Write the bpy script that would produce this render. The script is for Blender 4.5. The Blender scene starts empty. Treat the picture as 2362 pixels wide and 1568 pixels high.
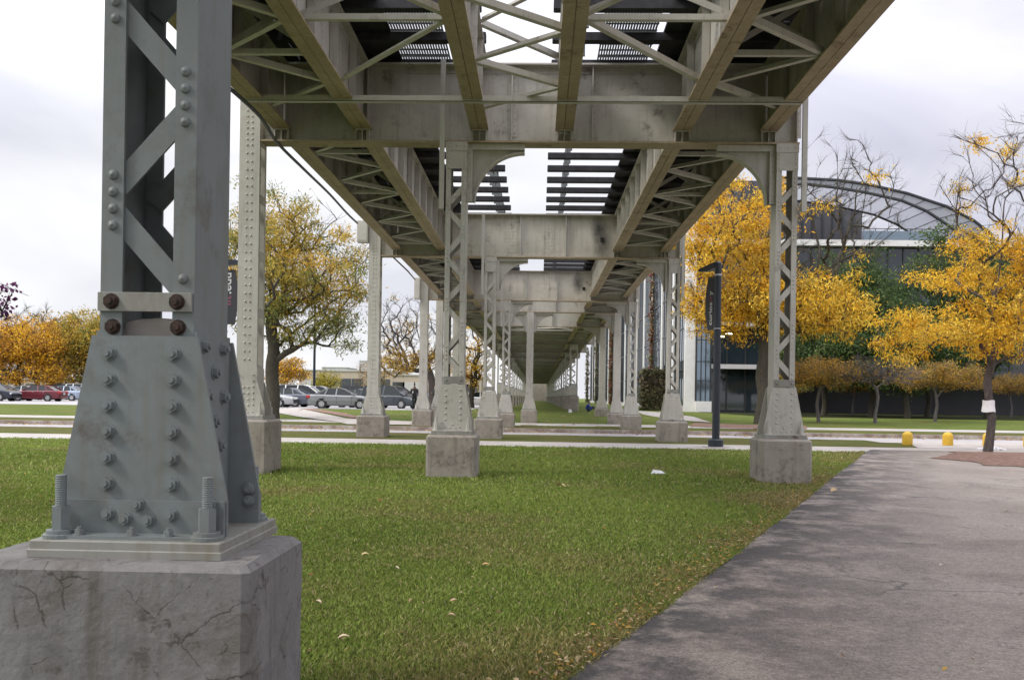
import bpy, math, random
import numpy as np
from mathutils import Vector, Matrix
R = math.radians
S = bpy.context.scene
C = S.collection
# ------------------------------------------------------------------ camera, sky, sun, exposure
F, CX, HY, CAMH, YAW, ROLL = 2000.0, 1180.5, 916.0, 1.33, R(1.76), R(0.85)
cd = bpy.data.cameras.new('camera'); cam = bpy.data.objects.new('camera', cd); C.objects.link(cam)
cd.sensor_width = 36; cd.lens = 36 * F / 2361; cd.shift_y = (HY - 784) / 2361; cd.clip_end = 4000; cd.clip_start = .05
cam.matrix_world = Matrix.Translation((0, 0, CAMH)) @ Matrix.Rotation(YAW, 4, 'Z') @ Matrix.Rotation(R(90), 4, 'X') @ Matrix.Rotation(ROLL, 4, 'Z')
S.camera = cam
S.view_settings.view_transform = 'Standard'; S.view_settings.look = 'None'
S.view_settings.exposure = 0.5; S.view_settings.gamma = 1; S.view_settings.use_curve_mapping = False
SUN_EL, SUN_AZ = R(42), R(-112)            # azimuth clockwise from +Y: light comes from the left, a little behind
W = bpy.data.worlds.new('World'); S.world = W; W.use_nodes = True
nt = W.node_tree; nt.nodes.clear()
def wn(t, **k):
    n = nt.nodes.new(t)
    for a, b in k.items(): setattr(n, a, b)
    return n
out = wn('ShaderNodeOutputWorld'); bg = wn('ShaderNodeBackground'); bg.inputs[1].default_value = .1
sky = wn('ShaderNodeTexSky', sky_type='NISHITA', sun_disc=False, sun_elevation=SUN_EL, sun_rotation=SUN_AZ)
tc = wn('ShaderNodeTexCoord'); sp = wn('ShaderNodeSeparateXYZ'); nt.links.new(tc.outputs['Generated'], sp.inputs[0])
mp = wn('ShaderNodeMapping'); mp.inputs['Scale'].default_value = (1, 1, 2.2); mp.inputs['Location'].default_value = (3.3, 1.7, .4); nt.links.new(tc.outputs['Generated'], mp.inputs[0])
n1 = wn('ShaderNodeTexNoise'); n1.inputs['Scale'].default_value = 3.2; n1.inputs['Detail'].default_value = 5; n1.inputs['Roughness'].default_value = .48; n1.inputs['Distortion'].default_value = .5
nt.links.new(mp.outputs[0], n1.inputs['Vector'])
cr = wn('ShaderNodeValToRGB'); cr.color_ramp.elements[0].position = .38; cr.color_ramp.elements[0].color = (5.7, 5.75, 6.3, 1)
cr.color_ramp.elements[1].position = .62; cr.color_ramp.elements[1].color = (7.5, 7.5, 7.65, 1); nt.links.new(n1.outputs['Fac'], cr.inputs[0])
mr = wn('ShaderNodeMapRange'); mr.inputs[1].default_value = -.05; mr.inputs[2].default_value = .42; nt.links.new(sp.outputs[0], mr.inputs[0])
m1 = wn('ShaderNodeMix', data_type='RGBA', blend_type='MULTIPLY'); m1.inputs[0].default_value = 1
side = wn('ShaderNodeValToRGB'); side.color_ramp.elements[0].color = (1, 1, 1, 1); side.color_ramp.elements[1].color = (.79, .78, .845, 1)
nt.links.new(mr.outputs[0], side.inputs[0]); nt.links.new(cr.outputs[0], m1.inputs[6]); nt.links.new(side.outputs[0], m1.inputs[7])
# an overcast sky is about twice as bright overhead as at the horizon
zr = wn('ShaderNodeMapRange'); zr.inputs[1].default_value = .25; zr.inputs[2].default_value = 1; zr.inputs[3].default_value = 1; zr.inputs[4].default_value = 3.7
nt.links.new(sp.outputs[2], zr.inputs[0])
m2 = wn('ShaderNodeVectorMath', operation='SCALE'); nt.links.new(m1.outputs[2], m2.inputs[0]); nt.links.new(zr.outputs[0], m2.inputs['Scale'])
m3 = wn('ShaderNodeMix', data_type='RGBA'); m3.inputs[0].default_value = .94
nt.links.new(sky.outputs[0], m3.inputs[6]); nt.links.new(m2.outputs[0], m3.inputs[7]); nt.links.new(m3.outputs[2], bg.inputs[0]); nt.links.new(bg.outputs[0], out.inputs[0])
sl = bpy.data.lights.new('sun', 'SUN'); sl.energy = 1.5; sl.angle = R(14); sl.color = (1, .95, .87)
so = bpy.data.objects.new('sun', sl); C.objects.link(so)
sd = Vector((math.sin(SUN_AZ) * math.cos(SUN_EL), math.cos(SUN_AZ) * math.cos(SUN_EL), math.sin(SUN_EL)))
so.rotation_euler = sd.to_track_quat('Z', 'Y').to_euler(); so.location = (-30, -10, 40)

# ------------------------------------------------------------------ helpers
TY = [(-400, 0), (12, 0), (20, .05), (22.1, .08), (24.4, .08), (27, .09), (31, .0), (31.1, -.12), (36.3, -.12), (36.35, .02), (39.8, .06), (42.2, .08), (44, .16), (52, .3), (60, .33), (3000, .33)]
def T(y):
    for (a, za), (b, zb) in zip(TY, TY[1:]):
        if y <= b: return za + (zb - za) * (y - a) / (b - a)
    return TY[-1][1]
def ray(x, y):
    dx, dy = x - CX, HY - y
    u = dx * math.cos(ROLL) - dy * math.sin(ROLL); v = dx * math.sin(ROLL) + dy * math.cos(ROLL)
    return Vector((math.cos(YAW) * u / F - math.sin(YAW), math.sin(YAW) * u / F + math.cos(YAW), v / F))
def at(x, y, Y):
    d = ray(x, y); return Vector((0, 0, CAMH)) + d * (Y / d.y)
def gnd(x, y, z=None):
    d = ray(x, y); Y = 20.0
    for _ in range(60):
        zz = T(Y) if z is None else z
        Y = .5 * Y + .5 * max(1, (zz - CAMH) / min(d.z, -1e-4) * d.y)
    p = at(x, y, Y); return Vector((p.x, p.y, T(Y) if z is None else z))
def tag(o, label=None, cat=None, group=None, kind=None):
    if label: o['label'] = label
    if cat: o['category'] = cat
    if group: o['group'] = group
    if kind: o['kind'] = kind
    return o
def empty(name, loc=(0, 0, 0), rz=0, label=None, cat=None, group=None):
    o = bpy.data.objects.new(name, None); C.objects.link(o); o.location = loc; o.rotation_euler = (0, 0, rz); o.empty_display_size = .1
    return tag(o, label, cat, group)
def dup(o, loc=None, rz=None, label=None, group=None, parent=None):
    c = o.copy(); C.objects.link(c)
    if parent: c.parent = parent
    if loc is not None: c.location = loc
    if rz is not None: c.rotation_euler = (0, 0, rz)
    if label: c['label'] = label
    if group: c['group'] = group
    for ch in [q for q in o.children]:
        dup(ch, parent=c)
    return c
class MB:
    def __init__(s): s.v = []; s.f = []; s.m = []
    def add(s, vs, fs, mi=0):
        n = len(s.v); s.v += [tuple(p) for p in vs]; s.f += [tuple(i + n for i in f) for f in fs]; s.m += [mi] * len(fs); return s
    def box(s, x0, x1, y0, y1, z0, z1, mi=0):
        return s.add([(x0, y0, z0), (x1, y0, z0), (x1, y1, z0), (x0, y1, z0), (x0, y0, z1), (x1, y0, z1), (x1, y1, z1), (x0, y1, z1)],
                     [(3, 2, 1, 0), (4, 5, 6, 7), (0, 1, 5, 4), (1, 2, 6, 5), (2, 3, 7, 6), (3, 0, 4, 7)], mi)
    def bbox(s, x0, x1, y0, y1, z0, z1, c=.02, mi=0, bot=False):
        """box with chamfered top and upright edges"""
        def ring(i, z): return [(x0 + i + c, y0 + i, z), (x1 - i - c, y0 + i, z), (x1 - i, y0 + i + c, z), (x1 - i, y1 - i - c, z), (x1 - i - c, y1 - i, z), (x0 + i + c, y1 - i, z), (x0 + i, y1 - i - c, z), (x0 + i, y0 + i + c, z)]
        rs = ([ring(c, z0), ring(0, z0 + c)] if bot else [ring(0, z0)]) + [ring(0, z1 - c), ring(c, z1)]
        vs = [p for r in rs for p in r]; fs = [tuple(range(7, -1, -1)), tuple(range(8 * (len(rs) - 1), 8 * len(rs)))]
        for k in range(len(rs) - 1):
            for j in range(8): fs.append((8 * k + j, 8 * k + (j + 1) % 8, 8 * k + 8 + (j + 1) % 8, 8 * k + 8 + j))
        return s.add(vs, fs, mi)
    def bar(s, p, q, w, h, up=(0, 0, 1), mi=0):
        p, q = Vector(p), Vector(q); d = (q - p).normalized(); u = Vector(up)
        a = d.cross(u)
        if a.length < 1e-4: a = d.cross(Vector((1, 0, 0)))
        a.normalize(); b = a.cross(d).normalized(); a *= w / 2; b *= h / 2
        vs = [p - a - b, p + a - b, p + a + b, p - a + b, q - a - b, q + a - b, q + a + b, q - a + b]
        return s.add(vs, [(0, 1, 2, 3), (7, 6, 5, 4), (4, 5, 1, 0), (5, 6, 2, 1), (6, 7, 3, 2), (7, 4, 0, 3)], mi)
    def tube(s, pts, rad, n=6, mi=0, cap=True):
        pts = [Vector(p) for p in pts]; rings = []; a = None
        for i, p in enumerate(pts):
            d = (pts[min(i + 1, len(pts) - 1)] - pts[max(i - 1, 0)])
            d = d.normalized() if d.length > 1e-9 else Vector((0, 0, 1))
            if a is None: a = d.cross(Vector((0, 1, 0)) if abs(d.y) < .9 else Vector((1, 0, 0)))
            a = (a - d * a.dot(d)); a = a.normalized() if a.length > 1e-6 else d.orthogonal().normalized()
            b = d.cross(a); r = rad[i] if hasattr(rad, '__len__') else rad
            rings.append([p + a * (r * math.cos(2 * math.pi * k / n)) + b * (r * math.sin(2 * math.pi * k / n)) for k in range(n)])
        fs = []
        for i in range(len(pts) - 1):
            for k in range(n): fs.append((i * n + k, i * n + (k + 1) % n, (i + 1) * n + (k + 1) % n, (i + 1) * n + k))
        if cap: fs += [tuple(range(n - 1, -1, -1)), tuple(range((len(pts) - 1) * n, len(pts) * n))]
        return s.add([p for r in rings for p in r], fs, mi)
    def dome(s, p, nrm, r, n=6, hgt=.8, mi=0):
        p = Vector(p); nrm = Vector(nrm).normalized(); a = nrm.orthogonal().normalized(); b = nrm.cross(a); vs = []
        for t, z in ((1, 0), (.8, .55)):
            vs += [p + (a * math.cos(2 * math.pi * k / n) + b * math.sin(2 * math.pi * k / n)) * r * t + nrm * r * z * hgt for k in range(n)]
        vs.append(p + nrm * r * hgt); fs = []
        for k in range(n):
            fs.append((k, (k + 1) % n, n + (k + 1) % n, n + k)); fs.append((n + k, n + (k + 1) % n, 2 * n))
        return s.add(vs, fs, mi)
    def prism(s, poly, a0, a1, axis='y', mi=0):
        """polygon in the plane across an axis, pushed along it from a0 to a1"""
        def P(u, w, t): return {'y': (u, t, w), 'x': (t, u, w), 'z': (u, w, t)}[axis]
        n = len(poly); vs = [P(u, w, a0) for u, w in poly] + [P(u, w, a1) for u, w in poly]
        return s.add(vs, [tuple(range(n)), tuple(range(2 * n - 1, n - 1, -1))] + [(k, n + k, n + (k + 1) % n, (k + 1) % n) for k in range(n)], mi)
    def quad(s, a, b, c, d, mi=0): return s.add([a, b, c, d], [(0, 1, 2, 3)], mi)
    def build(s, name, mats, parent=None, smooth=False, loc=None, recalc=True):
        me = bpy.data.meshes.new(name); me.from_pydata(s.v, [], s.f)
        for m in (mats if isinstance(mats, (list, tuple)) else [mats]): me.materials.append(m)
        if any(s.m): me.polygons.foreach_set('material_index', s.m)
        if smooth: me.polygons.foreach_set('use_smooth', [True] * len(s.f))
        if recalc:
            import bmesh
            bm = bmesh.new(); bm.from_mesh(me); bmesh.ops.recalc_face_normals(bm, faces=bm.faces); bm.to_mesh(me); bm.free()
        me.update(); o = bpy.data.objects.new(name, me); C.objects.link(o)
        if parent: o.parent = parent
        if loc is not None: o.location = loc
        return o

# ------------------------------------------------------------------ materials (all procedural, in world space)
class N:
    def __init__(s, name):
        s.m = bpy.data.materials.new(name); s.m.use_nodes = True; s.t = s.m.node_tree; s.b = s.t.nodes['Principled BSDF']
        s.geo = s.t.nodes.new('ShaderNodeNewGeometry'); s.pos = s.geo.outputs['Position']
    def n(s, t, **k):
        q = s.t.nodes.new(t)
        for a, b in k.items(): setattr(q, a, b)
        return q
    def L(s, a, b): s.t.links.new(a, b)
    def vec(s, sc): 
        m = s.n('ShaderNodeMapping'); m.inputs['Scale'].default_value = sc; s.L(s.pos, m.inputs[0]); return m.outputs[0]
    def noise(s, scale, det=4, rough=.55, vec=None, dist=0):
        q = s.n('ShaderNodeTexNoise'); q.inputs['Scale'].default_value = scale; q.inputs['Detail'].default_value = det; q.inputs['Roughness'].default_value = rough; q.inputs['Distortion'].default_value = dist
        s.L(vec or s.pos, q.inputs['Vector']); return q.outputs['Fac']
    def ramp(s, fac, *st):
        q = s.n('ShaderNodeValToRGB'); e = q.color_ramp.elements
        while len(e) < len(st): e.new(.5)
        for el, (p, c) in zip(e, st): el.position = p; el.color = (c, c, c, 1) if isinstance(c, (int, float)) else (*c, 1)
        s.L(fac, q.inputs[0]); return q.outputs[0]
    def mix(s, fac, a, b, mode='MIX'):
        q = s.n('ShaderNodeMix', data_type='RGBA', blend_type=mode)
        for i, x in ((0, fac), (6, a), (7, b)):
            if hasattr(x, 'links'): s.L(x, q.inputs[i])
            elif isinstance(x, (int, float)): q.inputs[i].default_value = x if i == 0 else (x, x, x, 1)
            else: q.inputs[i].default_value = (*x, 1)
        return q.outputs[2]
    def mul(s, a, b):
        q = s.n('ShaderNodeMath', operation='MULTIPLY')
        for i, x in ((0, a), (1, b)):
            if hasattr(x, 'links'): s.L(x, q.inputs[i])
            else: q.inputs[i].default_value = x
        return q.outputs[0]
    def bump(s, h, st=.3, dist=.01):
        q = s.n('ShaderNodeBump'); q.inputs['Strength'].default_value = st; q.inputs['Distance'].default_value = dist; s.L(h, q.inputs['Height']); s.L(q.outputs[0], s.b.inputs['Normal']); return s
    def done(s, col=None, rough=.6, **k):
        if col is not None:
            if hasattr(col, 'links'): s.L(col, s.b.inputs['Base Color'])
            else: s.b.inputs['Base Color'].default_value = (*col, 1)
        if hasattr(rough, 'links'): s.L(rough, s.b.inputs['Roughness'])
        else: s.b.inputs['Roughness'].default_value = rough
        for a, b in k.items(): s.b.inputs[a.replace('_', ' ')].default_value = b
        return s.m
def plain(name, col, rough=.6, var=.12, scale=6, **k):
    q = N(name); f = q.noise(scale, 5)
    c = q.mix(q.ramp(f, (.3, 0), (.7, 1)), tuple(x * (1 - var) for x in col), tuple(min(1, x * (1 + var)) for x in col))
    return q.done(c, rough, **k)
def steel(name, col, grime=.35, rust=.5, rough=.5, soot=()):
    q = N(name)
    big = q.noise(1.1, 5, .6); streak = q.noise(1, 5, .6, vec=q.vec((14, 14, 1.1))); fine = q.noise(60, 3, .6)
    c = q.mix(q.ramp(big, (.35, 0), (.75, grime)), col, (col[0] * .55, col[1] * .52, col[2] * .47))
    c = q.mix(q.mul(q.ramp(streak, (.52, 0), (.78, 1)), grime), c, (.16, .13, .09))
    c = q.mix(q.mul(q.ramp(q.noise(5.5, 6, .7, dist=.4), (.5, 0), (.7, .8)), grime), c, (col[0] * .6, col[1] * .5, col[2] * .4)); c = q.mix(q.ramp(q.noise(24, 6, .75), (.66, 0), (.72, .2)), c, tuple(min(.8, v * 1.45) for v in col))
    rs = q.mul(q.ramp(q.noise(2.1, 8, .72), (.58, 0), (.68, 1)), rust)
    c = q.mix(rs, c, q.mix(q.noise(25, 4), (.11, .05, .028), (.06, .035, .025)))
    for (sx, sz, rx, rz_) in soot:     # soot blown on the web by trains: a stain with a place and shape of its own
        s3 = q.n('ShaderNodeSeparateXYZ'); q.L(q.pos, s3.inputs[0]); cx_ = q.n('ShaderNodeCombineXYZ')
        for o_, ctr, rad, ii in ((0, sx, rx, 0), (2, sz, rz_, 1)):
            a_ = q.n('ShaderNodeMath', operation='SUBTRACT'); q.L(s3.outputs[o_], a_.inputs[0]); a_.inputs[1].default_value = ctr; b_ = q.n('ShaderNodeMath', operation='DIVIDE'); q.L(a_.outputs[0], b_.inputs[0]); b_.inputs[1].default_value = rad; q.L(b_.outputs[0], cx_.inputs[ii])
        ln = q.n('ShaderNodeVectorMath', operation='LENGTH'); q.L(cx_.outputs[0], ln.inputs[0]); c = q.mix(q.mul(q.ramp(ln.outputs['Value'], (.0, .95), (.45, .6), (1, 0)), q.ramp(q.noise(6, 4), (.25, .6), (.6, 1))), c, (.03, .027, .025))
    q.bump(q.noise(14, 6, .65), .22, .006)
    return q.done(c, rough, Specular_IOR_Level=.3)
M = {}
M['steel'] = steel('painted_steel', (.5, .485, .44), .36, .4)
M['steel_s2'] = steel('sooty_web_steel', (.5, .475, .415), .42, .5, soot=((1.72, 6.45, .28, .5), (1.85, 6.05, .34, .7))); M['steel_s3'] = steel('sooty_far_web_steel', (.5, .475, .415), .42, .5, soot=((1.65, 6.35, .3, .6),))
M['steel2'] = steel('grimy_painted_steel', (.49, .468, .43), .45, .6)
M['steel_low'] = steel('dusty_bounce_flange_steel', (.41, .335, .235), .6, .7, .7)  # brown dust, with some bounced light put into the colour
M['steel_a'] = steel('grey_painted_shaded_steel', (.205, .232, .236), .5, .5, .5)  # blue grey paint, with some of the cooler, dimmer light put into the colour
M['steel_plate'] = steel('worn_plate_steel', (.3, .3, .275), .7, 1.0)
q = N('rusty_iron'); M['rust'] = q.bump(q.noise(120, 4), .4, .004).done(q.mix(q.ramp(q.noise(40, 5), (.35, 0), (.65, 1)), (.022, .016, .014), (.065, .036, .026)), .85)
M['tie'] = plain('creosoted_timber', (.022, .021, .024), .8, .4, 9)
M['dark'] = plain('black_gap', (.012, .012, .012), .8)
M['rail'] = plain('rail_steel', (.09, .07, .06), .5)
M['grate'] = plain('galvanised_grating', (.12, .13, .13), .6)
def concrete(name, col, crack=.8, dirt=.5):
    q = N(name)
    w = q.n('ShaderNodeMix', data_type='VECTOR'); w.inputs[0].default_value = .085; nz = q.n('ShaderNodeTexNoise'); nz.inputs['Scale'].default_value = 9; nz.inputs['Detail'].default_value = 7; nz.inputs['Roughness'].default_value = .65; q.L(q.pos, nz.inputs['Vector']); q.L(q.pos, w.inputs[4]); q.L(nz.outputs['Color'], w.inputs[5])
    def cracks(sc, wd, gate):
        v = q.n('ShaderNodeTexVoronoi', feature='DISTANCE_TO_EDGE'); v.inputs['Scale'].default_value = sc; q.L(w.outputs[1], v.inputs['Vector'])
        return q.mul(q.mul(q.ramp(v.outputs['Distance'], (wd * .15, 1), (wd, 0)), q.ramp(q.noise(3.1, 5, .7), (gate, 0), (gate + .08, 1))), crack)
    ck = q.mix(1.0, cracks(5, .022, .5), cracks(11, .028, .6), 'LIGHTEN')
    c = q.mix(q.ramp(q.noise(2.2, 6, .65), (.3, 0), (.7, 1)), tuple(x * .78 for x in col), tuple(x * 1.1 for x in col))
    c = q.mix(q.mul(q.ramp(q.noise(1, 6, .6, vec=q.vec((9, 9, .8))), (.55, 0), (.72, 1)), dirt), c, (.1, .08, .065))
    c = q.mix(q.ramp(q.noise(38, 2, .5), (.68, 0), (.74, .55)), c, (.09, .08, .075))
    c = q.mix(q.mul(q.ramp(q.noise(4.5, 6, .7, dist=.6), (.5, 0), (.66, 1)), dirt), c, tuple(x * .55 for x in col)); c = q.mix(q.mul(q.ramp(q.noise(3.1, 5, .7), (.53, 0), (.66, 1)), dirt), c, (.12, .1, .085)); c = q.mix(q.mul(q.ramp(q.noise(7, 5, .7), (.62, 0), (.68, 1)), dirt), c, (.075, .065, .055)); c = q.mix(ck, c, (.05, .042, .034))
    q.bump(q.mix(ck, q.noise(45, 6, .7), 0.0), .5, .008)
    return q.done(c, .88)
M['conc_a'] = concrete('cracked_grey_concrete', (.228, .22, .213), .75, .62)
M['conc'] = concrete('weathered_buff_concrete', (.33, .295, .25), .55, .5)
q = N('walk_concrete')
br = q.ramp(q.noise(1.2, 6), (.3, 0), (.7, 1)); M['walk'] = q.bump(q.noise(60, 3), .15, .004).done(q.mix(br, (.31, .28, .255), (.42, .39, .36)), .9)
q = N('kerb_concrete'); M['kerb'] = q.done(q.mix(q.ramp(q.noise(2, 7, .7), (.4, 0), (.65, 1)), (.2, .15, .12), (.42, .38, .34)), .9)
q = N('road_surface'); M['road'] = q.done(q.mix(q.ramp(q.noise(.8, 6, .6, vec=q.vec((.3, 1, 1))), (.3, 0), (.7, 1)), (.27, .26, .27), (.36, .345, .35)), .85)
q = N('lot_surface'); M['lot'] = q.done(q.mix(q.noise(.4, 5), (.3, .29, .29), (.4, .39, .39)), .9)
def soilgrass(name, a, b, cc, amt=.5):
    q = N(name); c = q.mix(q.ramp(q.noise(.55, 5, .6), (.35, 0), (.65, 1)), a, b)
    c = q.mix(q.mul(q.ramp(q.noise(.33, 5, .65, dist=.4), (.48, 0), (.68, 1)), amt), c, cc)
    c = q.mix(q.ramp(q.noise(22, 5, .7), (.25, 1), (.7, 0)), c, (.35, .35, .35), 'MULTIPLY')
    q.bump(q.noise(55, 4, .7), .9, .03)
    return q.done(c, .95, Specular_IOR_Level=.1)
M['lawn'] = soilgrass('lawn_turf', (.085, .125, .026), (.12, .16, .038), (.175, .155, .065), .6)  # turf tone lowered to carry the shade among the grass blades
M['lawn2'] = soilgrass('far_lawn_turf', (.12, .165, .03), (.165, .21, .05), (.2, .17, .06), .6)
M['verge'] = soilgrass('verge_turf', (.11, .13, .03), (.15, .16, .045), (.17, .12, .06), .8)
q = N('mulch'); M['mulch'] = q.bump(q.noise(45, 4, .7), .9, .03).done(q.mix(q.ramp(q.noise(9, 6, .75), (.35, 0), (.65, 1)), (.12, .06, .045), (.3, .19, .14)), .95)
# worn asphalt of the path: dark patches of moss and tar, paler grit between
q = N('worn_asphalt')
patch = q.ramp(q.noise(.9, 8, .66, dist=.5), (.52, 0), (.64, 1)); speck = q.ramp(q.noise(75, 6, .85), (.36, 0), (.64, 1)); grit = q.ramp(q.noise(26, 5, .75), (.36, 0), (.64, 1))
lf = q.ramp(q.noise(4, 6, .75, dist=.3), (.6, 0), (.68, .8))
att = q.n('ShaderNodeAttribute', attribute_name='edge')
c = q.mix(q.ramp(q.noise(.5, 5), (.35, 0), (.65, 1)), (.295, .248, .212), (.37, .325, .283)); c = q.mix(q.mul(patch, .42), c, (.13, .115, .105)); c = q.mix(lf, c, (.17, .148, .135))
ed = q.mul(att.outputs['Fac'], q.ramp(q.noise(1.7, 8, .7), (.38, .05), (.54, 1))); c = q.mix(q.mul(ed, .95), c, (.05, .048, .05))
vc = q.n('ShaderNodeTexVoronoi', feature='DISTANCE_TO_EDGE'); vc.inputs['Scale'].default_value = .62; wv = q.n('ShaderNodeMix', data_type='VECTOR'); wv.inputs[0].default_value = .3; nzv = q.n('ShaderNodeTexNoise'); nzv.inputs['Scale'].default_value = 2.2; nzv.inputs['Detail'].default_value = 6; q.L(q.pos, nzv.inputs['Vector']); q.L(q.pos, wv.inputs[4]); q.L(nzv.outputs['Color'], wv.inputs[5]); q.L(wv.outputs[1], vc.inputs['Vector'])
c = q.mix(q.mul(q.ramp(vc.outputs['Distance'], (.002, .6), (.008, 0)), q.ramp(q.noise(.5, 3), (.53, 0), (.6, 1))), c, (.06, .055, .052))
c = q.mix(.8, c, q.mix(speck, .42, 1.5), 'MULTIPLY'); c = q.mix(.5, c, q.mix(grit, .6, 1.35), 'MULTIPLY'); q.bump(q.noise(110, 4, .8), .9, .012)
M['asphalt'] = q.done(c, .9, Specular_IOR_Level=.25)
def leafmat(name, tr=.35):
    q = N(name); a = q.n('ShaderNodeAttribute', attribute_name='Col'); q.L(a.outputs['Color'], q.b.inputs['Base Color']); q.b.inputs['Roughness'].default_value = .6; q.b.inputs['Specular IOR Level'].default_value = .2
    t = q.n('ShaderNodeBsdfTranslucent'); q.L(a.outputs['Color'], t.inputs[0]); mx = q.n('ShaderNodeMixShader'); mx.inputs[0].default_value = tr
    q.L(q.b.outputs[0], mx.inputs[1]); q.L(t.outputs[0], mx.inputs[2]); q.L(mx.outputs[0], q.t.nodes['Material Output'].inputs[0]); return q.m
M['leaf'] = leafmat('leaf'); M['blade'] = leafmat('grass_blade', .25)
def bark(name, c1, c2):
    q = N(name); q.bump(q.noise(14, 5, .7, vec=q.vec((2, 2, .5))), .8, .03); return q.done(q.mix(q.ramp(q.noise(12, 5, .7, vec=q.vec((2, 2, .4))), (.35, 0), (.65, 1)), c1, c2), .95)
M['bark'] = bark('dark_bark', (.035, .032, .022), (.085, .075, .055)); M['bark2'] = bark('grey_bark', (.09, .08, .08), (.16, .145, .14)); M['bark3'] = bark('brown_bark', (.05, .04, .038), (.12, .1, .09))
M['white'] = plain('white_panel', (.72, .71, .69), .5, .06, 2); M['white2'] = plain('grey_white_band', (.5, .49, .48), .5, .08, 2)
M['glass'] = N('facade_glass').done((.02, .03, .038), .04, Specular_IOR_Level=.9)
M['glassb'] = N('blue_facade_glass').done((.22, .28, .33), .06, Specular_IOR_Level=1.0, Metallic=.75)
M['mull'] = plain('dark_mullion', (.03, .033, .037), .4)
M['dblock'] = plain('dark_metal_cladding', (.075, .075, .088), .6, .1, .7)
q = N('translucent_arch_panel'); q.done((.4, .41, .44), .4); tl = q.n('ShaderNodeBsdfTranslucent'); tl.inputs[0].default_value = (.36, .37, .4, 1); mx = q.n('ShaderNodeMixShader'); mx.inputs[0].default_value = .6; q.L(q.b.outputs[0], mx.inputs[1]); q.L(tl.outputs[0], mx.inputs[2]); q.L(mx.outputs[0], q.t.nodes['Material Output'].inputs[0]); M['arch'] = q.m
M['navy'] = N('navy_pole_paint').done((.012, .018, .027), .35)
M['banner'] = N('banner_fabric').done((.03, .03, .036), .7)
M['wtext'] = N('white_print').done((.5, .5, .5), .7); M['ptext'] = N('pink_print').done((.2, .06, .1), .7)
M['yellow'] = steel('scuffed_yellow_paint', (.68, .43, .05), .35, .45, .55)
M['beige'] = plain('beige_wall', (.45, .385, .31), .85, .08, .4); M['bgrey'] = plain('pale_grey_wall', (.5, .49, .5), .85, .06, .3)
M['tyre'] = N('tyre_rubber').done((.015, .015, .016), .8); M['rim'] = N('alloy_rim').done((.45, .45, .46), .35, Metallic=.6)
M['cglass'] = N('car_glass').done((.015, .02, .022), .08, Specular_IOR_Level=.4)
M['red_l'] = N('tail_lamp_red').done((.4, .02, .02), .25); M['clear_l'] = N('head_lamp_glass').done((.6, .6, .58), .15); M['amber'] = N('amber_lamp').done((.7, .25, .02), .3)
M['paper'] = plain('white_paper', (.75, .74, .76), .8, .05, 9)
M['cable'] = N('cable_sheath').done((.03, .035, .045), .5)
M['bed'] = soilgrass('tree_shade_bed_soil', (.03, .035, .018), (.045, .05, .02), (.06, .045, .03), .5)  # soil and ivy tone, darkened to hold the shade under the trees
# ------------------------------------------------------------------ the ground
def strip(name, y0, y1, m, x0=-260, x1=300, dz=0.0, ny=None, kind='structure'):
    ys = sorted({y0, y1} | {t for t, _ in TY if y0 < t < y1}); mb = MB()
    for a, b in zip(ys, ys[1:]):
        mb.quad((x0, a, T(a + 1e-4) + dz), (x1, a, T(a + 1e-4) + dz), (x1, b, T(b - 1e-4) + dz), (x0, b, T(b - 1e-4) + dz))
    return tag(mb.build(name, m), kind=kind)
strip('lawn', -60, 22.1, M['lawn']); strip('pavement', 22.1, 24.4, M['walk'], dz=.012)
strip('verge', 24.4, 30.8, M['verge']); strip('road', 31.0, 36.3, M['road'])
tag(MB().box(-260, 300, 30.8, 31.02, -.3, .012).build('kerb', M['kerb']), kind='structure')
tag(MB().box(-260, 300, 36.25, 36.5, -.3, .035).build('kerb', M['kerb']), kind='structure')
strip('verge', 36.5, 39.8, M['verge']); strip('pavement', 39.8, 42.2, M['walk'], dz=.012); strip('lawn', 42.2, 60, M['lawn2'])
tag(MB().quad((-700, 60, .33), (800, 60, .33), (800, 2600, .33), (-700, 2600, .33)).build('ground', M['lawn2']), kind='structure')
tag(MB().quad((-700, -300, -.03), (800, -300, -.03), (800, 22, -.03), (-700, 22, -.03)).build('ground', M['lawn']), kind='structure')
tag(MB().quad((-150, 60.3, .336), (-5.2, 60.3, .336), (-5.2, 104, .336), (-150, 104, .336)).build('parking_lot', M['lot']), kind='structure')
# asphalt path: its left edge follows the lawn, with a wavering border
epx = [(1300, 1568), (1420, 1478), (1560, 1376), (1700, 1270), (1800, 1192), (1870, 1137), (1930, 1088), (1970, 1060), (1998, 1038)]
rnd = random.Random(5)
ep = [gnd(1180, 1655, 0)] + [gnd(x, y) for x, y in epx]
ep[0] = ep[1] + (ep[1] - ep[2]) * 12
edge = []
for a, b in zip(ep, ep[1:]):
    n = max(2, int((b - a).length / .12))
    for k in range(n): edge.append(a.lerp(b, k / n))
edge.append(ep[-1])
mb = MB(); cols = [0, .12, .3, .7, 1.6, 4, 9, 40]
nc = len(cols); wts = []
for i, p in enumerate(edge):
    j = .02 * math.sin(i * .31) + .012 * math.sin(i * 1.1) + rnd.uniform(-.02, .02)
    for c_ in cols:
        x = p.x + j * (c_ < .5) + c_ * 1.25; y = p.y
        mb.v.append((x, y, T(y) + (.018 if c_ > 0 else .004))); wts.append(max(0, 1 - c_ / 1.65))
for i in range(len(edge) - 1):
    for k in range(nc - 1): mb.f.append((i * nc + k, i * nc + k + 1, (i + 1) * nc + k + 1, (i + 1) * nc + k)); mb.m.append(0)
pth = mb.build('path', M['asphalt'], recalc=False); tag(pth, kind='structure')
at_ = pth.data.attributes.new('edge', 'FLOAT', 'POINT'); at_.data.foreach_set('value', wts)
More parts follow.
